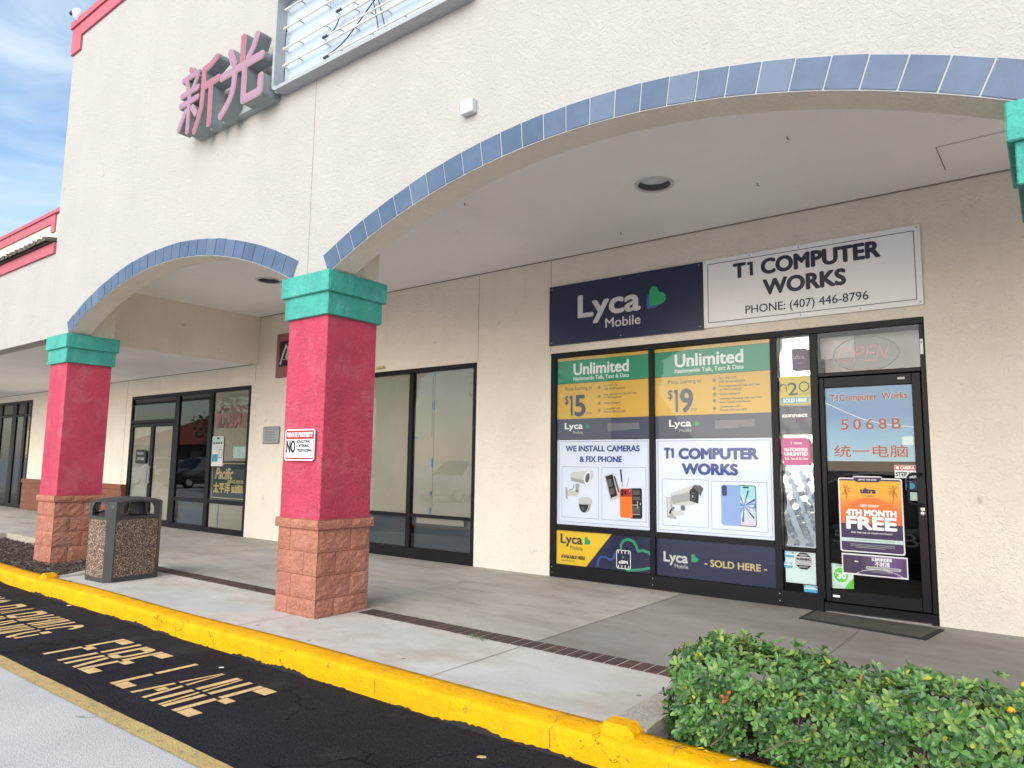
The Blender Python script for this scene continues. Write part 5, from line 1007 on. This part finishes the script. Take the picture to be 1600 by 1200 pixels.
# ------------------------------------------------------------------ litter bin
t = empty('litter_bin', (-3.425, -.075, .0), math.radians(3), 'dark litter bin with pebble panels and an open arched lid beside the mulch bed', 'litter bin')
hw, hd, ch = .262, .31, .062
def octo(w, d, c): return [(-w+c, -d), (w-c, -d), (w, -d+c), (w, d-c), (w-c, d), (-w+c, d), (-w, d-c), (-w, -d+c)]
mb = MB(); mb.prism_z(octo(hw-.006, hd-.006, ch), .012, .63, 'binmetal'); mb.prism_z(octo(hw, hd, ch), .0, .05, 'binmetal'); mb.prism_z(octo(hw, hd, ch), .676, .70, 'binmetal'); mb.prism_z(octo(hw-.03, hd-.03, ch), .63, .676, 'binmetal')
for sx in (-1, 1):
    for sy in (-1, 1):                                       # chamfered corner posts
        a = [(sx*(hw-ch-.012), sy*hd), (sx*(hw-ch), sy*hd), (sx*hw, sy*(hd-ch)), (sx*hw, sy*(hd-ch-.012)), (sx*(hw-.02), sy*(hd-ch-.012)), (sx*(hw-ch-.012), sy*(hd-.02))]
        mb.prism_z(a, .0505, .6755, 'binmetal')
mb.build('bin_body', t)
for x0, x1, y0, y1 in ((-hw+ch+.013, hw-ch-.013, -hd-.001, -hd+.02), (-hw+ch+.013, hw-ch-.013, hd-.02, hd+.001), (hw-.02, hw+.001, -hd+ch+.013, hd-ch-.013), (-hw-.001, -hw+.02, -hd+ch+.013, hd-ch-.013)):
    mb = MB(); mb.box(x0, x1, y0, y1, .052, .674, 'pebble'); mb.build('pebble_panel', t)
mb = MB(); n = 18; R_ = 1.012; V = []; V2 = []
def lz(u, v): 
    au, av = abs(u), abs(v); dome = .922-.028*(au**2.5)-.028*(av**2.5)-.012*(au*av); return dome-.075*max(0, (min(au, av)-.62)/.38)**2
for j in range(n+1):
    for i in range(n+1):
        u, v = -1+2*i/n, -1+2*j/n; x, y = u*hw*R_, v*hd*R_
        e = max(0, abs(x)+abs(y)-(hw+hd)*R_+ch); x -= math.copysign(e/2, x); y -= math.copysign(e/2, y)
        V.append((x, y, lz(u, v))); V2.append((x*.985, y*.985, lz(u, v)-.022))
F = [(j*(n+1)+i, j*(n+1)+i+1, (j+1)*(n+1)+i+1, (j+1)*(n+1)+i) for j in range(n) for i in range(n)]; o_ = len(V)
mb.add(V+V2, F+[tuple(o_+k for k in f[::-1]) for f in F], 'binlid')
B_ = [i for i in range(n+1)]+[j*(n+1)+n for j in range(1, n+1)]+[n*(n+1)+i for i in range(n-1, -1, -1)]+[j*(n+1) for j in range(n-1, 0, -1)]
mb.add([(V+V2)[k] for k in B_]+[(V+V2)[k+o_] for k in B_], [(k, k+len(B_), (k+1) % len(B_)+len(B_), (k+1) % len(B_)) for k in range(len(B_))], 'binlid'); mb.fix = False
lid = mb.build('lid', t, True)
for sx in (-1, 1):
    for sy in (-1, 1):
        mb = MB(); xo, yo = sx*hw*1.005, sy*hd*1.005; c1 = ch+.03
        lo = [(xo-sx*c1*1.25, yo), (xo-sx*ch, yo), (xo, yo-sy*ch), (xo, yo-sy*c1*1.25), (xo-sx*.03, yo-sy*c1*1.25), (xo-sx*c1*1.25, yo-sy*.03)]; k_ = len(lo)
        hi = [(x*.99, y*.99) for x, y in [(xo-sx*c1*2.0, yo), (xo-sx*ch, yo), (xo, yo-sy*ch), (xo, yo-sy*c1*2.0), (xo-sx*.03, yo-sy*c1*1.7), (xo-sx*c1*1.7, yo-sy*.03)]]
        md_ = [((a[0]*.8+b[0]*.2), (a[1]*.8+b[1]*.2)) for a, b in zip(lo, hi)]
        mb.add([(x, y, .700) for x, y in lo]+[(x, y, .815) for x, y in md_]+[(x, y, .874) for x, y in hi], [(r*k_+q, r*k_+(q+1) % k_, (r+1)*k_+(q+1) % k_, (r+1)*k_+q) for r in range(2) for q in range(k_)]+[list(range(k_))[::-1], list(range(2*k_, 3*k_))], 'binlid'); mb.fix = True; mb.build('lid_post', t)
mb = MB(); mb.prism_z(octo(hw*1.01, hd*1.01, ch), .7005, .712, 'binlid'); mb.add([(-hw*.98, -hd*.72, .726), (hw*.98, -hd*.72, .726), (hw*.72, -hd*.45, .775), (-hw*.72, -hd*.45, .775)], [(0, 1, 2, 3)], 'binlid'); mb.lathe([(.11, .0), (.085, .16)], (.02, .12, .72), 'binlid', 16); mb.build('lid_rim', t)

# door mat
mb = MB(); mb.prism_z([(3.225, 2.85), (4.245, 2.675), (4.318, 3.19), (3.235, 3.31)], .0, .010, 'mat_e'); mb.prism_z([(3.262, 2.885), (4.215, 2.725), (4.275, 3.158), (3.272, 3.272)], .0101, .0135, 'mat_'); tag(mb.build('door_mat'), 'worn dark rubber mat on the concrete in front of the shop door', 'mat')

# ------------------------------------------------------------------ plants
M['leaf_a'] = mat('leaf_dark', (.042, .108, .033), .36, .25, 14, spec=.5); M['leaf_b'] = mat('leaf_mid', (.088, .20, .048), .40, .25, 14, spec=.5); M['leaf_c'] = mat('leaf_pale', (.19, .30, .07), .45, .2, 14); M['leaf_y'] = mat('leaf_yellow', (.42, .40, .05), .5, .15, 12); M['leaf_o'] = mat('leaf_rust', (.48, .13, .045), .6, .2, 12)
M['twig'] = mat('twig', (.16, .11, .08), .9, .2, 20); M['leaf_l'] = mat('lantana_leaf', (.075, .20, .045), .6, .2, 20, bump=.4, bscale=90); M['petal_y'] = flat('petal_yellow', (.85, .52, .01), .6); M['petal_o'] = flat('petal_orange', (.80, .20, .02), .6); M['petal_p'] = flat('petal_pink', (.75, .25, .28), .6)
def leaf(mb, p, d, nrm, L, w, m, ovate=False):
    d = d.normalized(); s = d.cross(nrm).normalized(); n = s.cross(d); c = L*random.uniform(.08, .22)
    prof = ((0, .08, 0), (.32, .66, .35), (.68, 1, .5), (.9, .66, .35), (1, .12, .0)) if not ovate else ((0, .1, 0), (.22, .9, .4), (.5, .85, .5), (.8, .4, .3), (1, .03, 0))
    V = []
    for t_, ww, cz in prof:
        q = p+d*L*t_-n*c*(t_*t_); V += [q-s*w*ww/2+n*w*ww*.16, q, q+s*w*ww/2+n*w*ww*.16]
    F = []
    for k in range(4): F += [(3*k, 3*k+1, 3*k+4, 3*k+3), (3*k+1, 3*k+2, 3*k+5, 3*k+4)]
    mb.add(V, F, m)
def shoot(mb, p, ax, n, L, pal):
    ax = ax.normalized(); a = ax.orthogonal().normalized(); b = ax.cross(a); t0 = random.uniform(0, 6.3); m0 = random.choices(*pal)[0]
    for k in range(n):
        t_ = t0+k*2.4; sp = random.uniform(.55, 1.15); out = a*math.cos(t_)+b*math.sin(t_)
        d = out*sp+ax*random.uniform(.25, .9); m = m0 if random.random() < .75 else random.choices(*pal)[0]
        leaf(mb, p+ax*random.uniform(-.012, .012), d, ax-out*.2, L*random.uniform(.7, 1.15), L*random.uniform(.40, .52), m)
PAL = (['leaf_a', 'leaf_b', 'leaf_c', 'leaf_y', 'leaf_o'], [.44, .45, .10, .006, .0006])
PALT = (['leaf_a', 'leaf_b', 'leaf_c', 'leaf_y', 'leaf_o'], [.20, .50, .28, .018, .0006])
t = empty('hedge', (4.5, -.18, -.07), 0, 'low clipped green hedge in the planting bed by the yellow kerb', 'hedge')
fol = MB(); x0, x1, y0, y1 = 3.56, 6.6, -.45, .07
def htop(x): return .375-.012*(x-3.5)+.022*math.sin(x*4.1)+.015*math.sin(x*9.7+1)
def hp(x, y, z, nrm): return Vector((x, y, z)), Vector(nrm)
n_front, n_top, n_end = 1900, 1500, 400
from mathutils import noise as mnoise
def lump(x, y, z): return mnoise.noise(Vector((x*3.1, y*3.1, z*3.1)))*.055+mnoise.noise(Vector((x*9, y*9+5, z*9)))*.028
def keep(x, y, z): return mnoise.noise(Vector((x*7+3, y*7, z*7))) > -.30 or random.random() < .25
def lsz(): return random.choice((random.uniform(.026, .040), random.uniform(.034, .050), random.uniform(.040, .056)))
for k in range(n_front):
    x = x0+(x1-x0)*random.random()**1.25; z = random.uniform(-.03, htop(x)); bulge = .05*math.sin(PI*min(1, z/.4))+lump(x, 0, z)
    if not keep(x, 0, z): continue
    inn = random.choice((0, 0, 0, .04, .08)); shoot(fol, Vector((x, y0-bulge+inn+random.uniform(-.025, .02), z)), Vector((random.uniform(-.5, .5), -1, random.uniform(.15, 1.1))), random.randint(4, 8), lsz(), PALT if z > htop(x)-.09 and random.random() < .6 else PAL)
for k in range(n_top):
    x = x0+(x1-x0)*random.random()**1.25; y = random.uniform(y0-.03, y1+.03); edge = min(y-y0, y1-y)/.26
    if not keep(x, y, .4): continue
    z = htop(x)+lump(x, y, .4)*.8-.05*max(0, 1-edge*3)**2+random.uniform(-.03, .02)+(random.uniform(.03, .08) if random.random() < .05 else 0)
    shoot(fol, Vector((x, y, z)), Vector((random.uniform(-.6, .6), random.uniform(-.8, .3), 1)), random.randint(4, 8), lsz(), PALT)
for k in range(n_end):
    y = random.uniform(y0, y1); z = random.uniform(-.02, htop(x0)); b_ = .05*math.sin(PI*min(1, z/.42))+lump(x0, y, z)
    if not keep(x0, y, z): continue
    shoot(fol, Vector((x0-b_+random.uniform(-.02, .03), y, z)), Vector((-1, random.uniform(-.5, .3), random.uniform(.1, .9))), random.randint(4, 8), lsz(), PALT if z > .22 else PAL)
for k in range(300):
    x = random.uniform(x0, x1); shoot(fol, Vector((x, y1+random.uniform(-.02, .04), random.uniform(0, htop(x)))), Vector((random.uniform(-.4, .4), 1, .5)), 5, .045, PAL)
fo = fol.build('foliage', t); fo.location = (-4.5, .18, .07)
tw = MB()
for k in range(170):
    x = random.uniform(x0+.03, x1); y = random.uniform(y0+.06, y1-.05); p = Vector((x, y, -.1)); pts = [p]; 
    for q in range(4): p = p+Vector((random.uniform(-.07, .07), random.uniform(-.09, .06), .10)); pts.append(p)
    pts = [q for q in pts if q.z < htop(x)+.01]; tw.tube(pts, [.0055-.0009*i for i in range(len(pts))], 'twig', 5)
for pth in ([(4.75, -.55, -.06), (4.74, -.56, .06), (4.78, -.56, .14), (4.77, -.54, .22)], [(4.80, -.54, .0), (4.86, -.56, .12), (4.92, -.53, .20)], [(4.0, -.54, .05), (4.1, -.55, .12), (4.18, -.54, .14)], [(3.75, -.55, .02), (3.82, -.55, .10), (3.80, -.53, .2)]): tw.tube(smooth_path(pth), .0028, 'twig', 5)
o = tw.build('branches', t); o.location = (-4.5, .18, .07)
# lantana growing through the right end of the hedge
t = empty('lantana', (4.98, -.46, -.07), 0, 'leafy plant with yellow and orange flower heads at the right end of the hedge', 'flowering plant')
st = MB(); lv = MB(); FL = []
for k in range(24):
    bx, by = random.uniform(4.78, 5.3), random.uniform(-.62, -.40); h = random.uniform(.12, .42); p = Vector((bx, by, -.08)); pts = [p]
    for q in range(5): p = p+Vector((random.uniform(-.03, .035), random.uniform(-.03, .02), h/5)); pts.append(p)
    st.tube(pts, .003, 'leaf_l', 5)
    for q in pts[2:]:
        for s_ in (-1, 1): a = random.uniform(0, 6.3); leaf(lv, q, Vector((math.cos(a)*s_, math.sin(a)*s_-.4, random.uniform(-.1, .4))), Vector((0, -.5, 1)), random.uniform(.05, .08), random.uniform(.034, .05), 'leaf_l', True)
def fhead(p, mats, r=.017):
    mb = MB()
    for k in range(26):
        u = random.random(); ph = 2.4*k; el = math.asin(min(1, .1+.9*k/25)); d = Vector((math.cos(ph)*math.cos(el), math.sin(ph)*math.cos(el), math.sin(el))); q = p+d*r
        leaf(mb, q-d*.003, d.orthogonal(), d, .0085, .008, mats[0] if k > 9 else mats[1]); leaf(mb, q-d*.003, -d.orthogonal(), d, .0085, .008, mats[0] if k > 7 else mats[1])
    return mb
for q, mt in ((Vector((4.945, -.40, .395)), ('petal_y', 'petal_o')), (Vector((4.99, -.22, .46)), ('petal_y', 'petal_y')), (Vector((5.07, -.25, .43)), ('petal_p', 'petal_y')), (Vector((4.80, -.60, .145)), ('petal_y', 'petal_o'))):
    o = fhead(q, mt).build('flower_head', t); o.location = (-4.98, .46, .07); st.tube([q, q+Vector((.01, -.01, -.09)), q+Vector((.05, -.05, -.24))], .0022, 'leaf_l', 5)
    for s_ in range(3): a = random.uniform(0, 6.3); leaf(lv, q+Vector((.008, -.008, -.05-.03*s_)), Vector((math.cos(a), math.sin(a)-.3, .2)), Vector((0, -.4, 1)), .055, .036, 'leaf_l', True)
for mb, n_ in ((st, 'stem'), (lv, 'foliage')): o = mb.build(n_, t); o.location = (-4.98, .46, .07)
# weed in the paver strip, fallen leaves, scraps
t = MB()
for k in range(46): a = random.uniform(0, 6.3); leaf(t, Vector((1.50+random.gauss(0, .055), .385+random.gauss(0, .02), .004)), Vector((math.cos(a), math.sin(a), random.uniform(.3, 1.2))), Vector((0, 0, 1)), random.uniform(.012, .035), .007, random.choice(['leaf_b', 'leaf_l', 'leaf_c']))
tag(t.build('weed'), 'small green weed growing in the paver strip', 'weed')
def one_leaf(x, y, z, a, L, m, lab, name='fallen_leaf', cat='leaf', grp='fallen yellow leaves on the kerb'):
    mb = MB(); leaf(mb, Vector((0, 0, 0)), Vector((math.cos(a), math.sin(a), .12)), Vector((0, 0, 1)), L, L*.55, m); o = mb.build(name); o.location = (x, y, z); return tag(o, lab, cat, grp)
one_leaf(3.655, -.565, -.045, 2.0, .034, 'petal_y', 'yellow leaf farthest from the road beside the raised kerb end'); one_leaf(3.70, -.60, .012, .4, .036, 'petal_y', 'middle yellow leaf at the edge of the kerb'); one_leaf(3.765, -.615, .012, 2.6, .034, 'petal_y', 'rightmost yellow leaf lying on the kerb')
def scrap(x, y, z, w, l, a, m, lab, cat='scrap', name='paper_scrap'):
    mb = MB(); c, s_ = math.cos(a), math.sin(a); P = [(u*l/2*c-v*w/2*s_, u*l/2*s_+v*w/2*c) for u, v in ((-1, -.7), (.2, -1), (1, -.5), (.8, .9), (-.4, 1), (-1, .3))]; mb.prism_z(P, 0, .003, m); o = mb.build(name); o.location = (x, y, z); return tag(o, lab, cat)
scrap(-4.95, -.93, GZ+.006, .035, .13, .2, 'lgrey', 'long pale paper scrap on the asphalt left of the lettering'); scrap(-5.0, -.85, GZ+.006, .03, .07, 1.0, 'lgrey', 'short pale paper scrap on the asphalt by the kerb'); scrap(-2.95, -.79, GZ+.006, .02, .05, .6, 'pure', 'tiny white scrap in the gutter below the litter bin')
scrap(2.72, -1.02, GZ+.006, .025, .05, .5, 'gold', 'tan dry scrap on the asphalt below the kerb'); scrap(3.885, -.62, .012, .009, .035, .9, 'pure', 'thin white paper stub beside the hedge', 'stub'); scrap(-2.35, -1.18, GZ+.006, .015, .03, .3, 'pure', 'white fleck on the asphalt above the lettering'); scrap(-3.56, -.56, .006, .02, .05, .1, 'black', 'small black scrap on the kerb in front of the litter bin')
scrap(.25, -1.0, GZ+.006, .02, .035, .8, 'pure', 'pale fleck on the asphalt right of the word LANE')

# ------------------------------------------------------------------ across the lot, seen mirrored in the glass
M['tyre'] = flat('tyre', (.02, .02, .02), .9); M['carglass'] = mat('car_glass', (.02, .025, .03), .08, 0, spec=.6); M['lamp'] = mat('lamp_lens', (.7, .7, .7), .1, 0)
def car(name, loc, rz, col, lab, suv=True, group=None):
    m = mat('car_paint', col, .25, 0, coat=.6); t = empty(name, (*loc, GZ), rz, lab, 'car', group)
    H = 1.68 if suv else 1.45; Lh = 2.3; st_ = [(-2.3, .45, .72, .74), (-2.22, .30, .82, .90), (-1.9, .24, .88, 1.02), (-1.45, .24, .9, H-.16), (-.9, .22, .91, H-.03), (0, .22, .92, H), (.55, .22, .92, H-.06), (1.15, .22, .91, 1.08), (1.75, .24, .89, .98), (2.15, .28, .84, .84), (2.32, .42, .74, .68)]
    if suv: st_[1] = (-2.24, .3, .84, 1.25); st_[2] = (-2.05, .24, .88, H-.18)
    V = []; n = 12
    for x, zb, w, zr in st_:
        belt = min(zr, .98); rw = w*.76 if zr > 1.1 else w*.9
        half = [(w*.82, zb), (w, zb+.12), (w*1.02, .62 if belt > .7 else (zb+belt)/2), (w*.97, belt-.02), (rw, zr-.05), (rw*.55, zr)]
        V += [(x, -y, z) for y, z in half]+[(x, y, z) for y, z in half[::-1]]
    body = MB(); gl = MB(); fs = []; gs = []
    for i in range(len(st_)-1):
        for k in range(n):
            f = (i*n+k, i*n+(k+1) % n, (i+1)*n+(k+1) % n, (i+1)*n+k)
            side = k in (3, 7) and min(st_[i][3], st_[i+1][3]) > 1.15; ws = k in (4, 5, 6) and abs(st_[i][3]-st_[i+1][3]) > .3
            (gs if side or ws else fs).append(f)
    body.add(V, fs+[list(range(n)), list(range((len(st_)-1)*n, len(st_)*n))], m); gl.add(V, gs, 'carglass'); body.fix = gl.fix = True
    body.build('body', t, True); gl.build('car_windows', t)
    for sx in (-1.42, 1.42):
        for sy in (-1, 1):
            mb = MB(); mb.lathe([(.20, -.11), (.33, -.10), (.34, 0), (.33, .10), (.20, .11)], (sx, sy*.80, .34), 'tyre', 24, 'y'); w_ = mb.build('wheel', t, True); mb = MB(); mb.lathe([(0, -.112), (.2, -.108), (.2, .108), (0, .112)], (sx, sy*.80, .34), 'lgrey', 16, 'y'); mb.build('rim', w_)
    for sy in (-1, 1): mb = MB(); mb.cbox(2.10, 2.26, sy*.60-.14, sy*.60+.14, .66, .78, 'lamp', .03); mb.build('headlight', t); mb = MB(); mb.cbox(-2.30, -2.18, sy*.66-.10, sy*.66+.10, .80, .95, 'red', .03); mb.build('tail_light', t)
    return t
G_ = 'cars parked in the lot'
car('parked_car', (1.75, -8.0), PI, (.72, .73, .74), 'white car standing across the lot, mirrored in the shop door', False, G_); car('parked_car', (-14.2, -11.5), PI/2, (.70, .71, .72), 'white sport utility car mirrored in the vacant shop window', True, G_)
car('parked_car', (-33.0, -10.5), 1.4, (.04, .045, .05), 'dark car mirrored in the wing window', True, G_); car('parked_car', (-28.6, -11.0), PI/2, (.45, .46, .47), 'silver car mirrored in the wing doors', False, G_); car('parked_car', (-38.5, -10.5), PI/2, (.66, .67, .68), 'white car at the far end of the parked row', True, G_)
M['orange_roof'] = mat('orange_roof', (.60, .10, .035), .6, .08, 2); M['dark_wall'] = mat('dark_wall', (.10, .085, .075), .9, .1, 1)
t = empty('restaurant', (-62, -32, GZ), 0, 'low dark restaurant with an orange hipped roof across the lot', 'building')
mb = MB(); mb.box(-12, 14, -7, 7, 0, 3.0, 'dark_wall'); mb.build('wall', t)
mb = MB(); mb.add([(-13, -8, 3.0), (15, -8, 3.0), (15, 8, 3.0), (-13, 8, 3.0), (-7, 0, 6.6), (8, 0, 6.6)], [(0, 1, 5, 4), (1, 2, 5), (2, 3, 4, 5), (3, 0, 4), (3, 2, 1, 0)], 'orange_roof'); mb.build('roof', t)
for x in (-9, -4, 2, 7, 11): mb = MB(); mb.box(x-1, x+1, 7.001, 7.06, .8, 2.4, 'carglass'); mb.build('window', t)
def tree(loc, h, r, lab, seed):
    rr = random.Random(seed); t = empty('shade_tree', (*loc, GZ), 0, lab, 'tree', 'trees across the lot'); mb = MB(); mb.tube([(0, 0, 0), (.1, .05, h*.3), (.05, -.1, h*.6), (.2, 0, h*.85)], [.2, .16, .1, .04], 'twig', 8)
    for k in range(7): a = rr.uniform(0, 6.3); mb.tube([(.08, 0, h*(.3+.06*k)), (math.cos(a)*r*.5, math.sin(a)*r*.5, h*(.5+.06*k)), (math.cos(a)*r*.8, math.sin(a)*r*.8, h*(.6+.06*k))], [.07, .04, .015], 'twig', 6)
    mb.build('trunk', t); mb = MB()
    cl_ = [(rr.gauss(0, r*.45), rr.gauss(0, r*.45), h*rr.uniform(.5, 1), r*rr.uniform(.25, .45)) for k in range(16)]
    for k in range(1500):
        c = cl_[k % 16]; d = Vector((rr.gauss(0, 1), rr.gauss(0, 1), rr.gauss(0, 1))).normalized()*c[3]*rr.uniform(.6, 1.1); p = Vector(c[:3])+d; e = Vector((rr.gauss(0, 1), rr.gauss(0, 1), rr.gauss(0, 1))).normalized(); f = e.orthogonal().normalized()*.16; e = e*.2
        mb.add([p-e, p+f*.6, p+e, p-f*.6], [(0, 1, 2, 3)], 'leaf_a' if rr.random() < .6 else 'leaf_b')
    mb.build('crown', t)
tree((-20, -24), 7, 3.2, 'broad shade tree behind the parked row', 1); tree((-44, -20), 6, 2.8, 'smaller shade tree left of the orange roof', 2); tree((6, -26), 7.5, 3.4, 'tall shade tree straight across from the computer shop', 3)
t = empty('utility_pole', (-24, -27, GZ), 0, 'tall wooden utility pole with a crossarm and wires', 'utility pole'); mb = MB(); mb.tube([(0, 0, 0), (0, 0, 11)], [.17, .11], 'twig', 10); mb.build('pole', t); mb = MB(); mb.box(-1.2, 1.2, -.06, .06, 10, 10.14, 'twig'); mb.build('crossarm', t)
mb = MB()
for x in (-1, 0, 1): mb.tube([(-60, x*.4, 10.3), (-30, x*.4, 9.6), (0, x*.4, 10.2), (30, x*.4, 9.6), (60, x*.4, 10.3)], .02, 'wire', 5)
mb.build('wire', t)
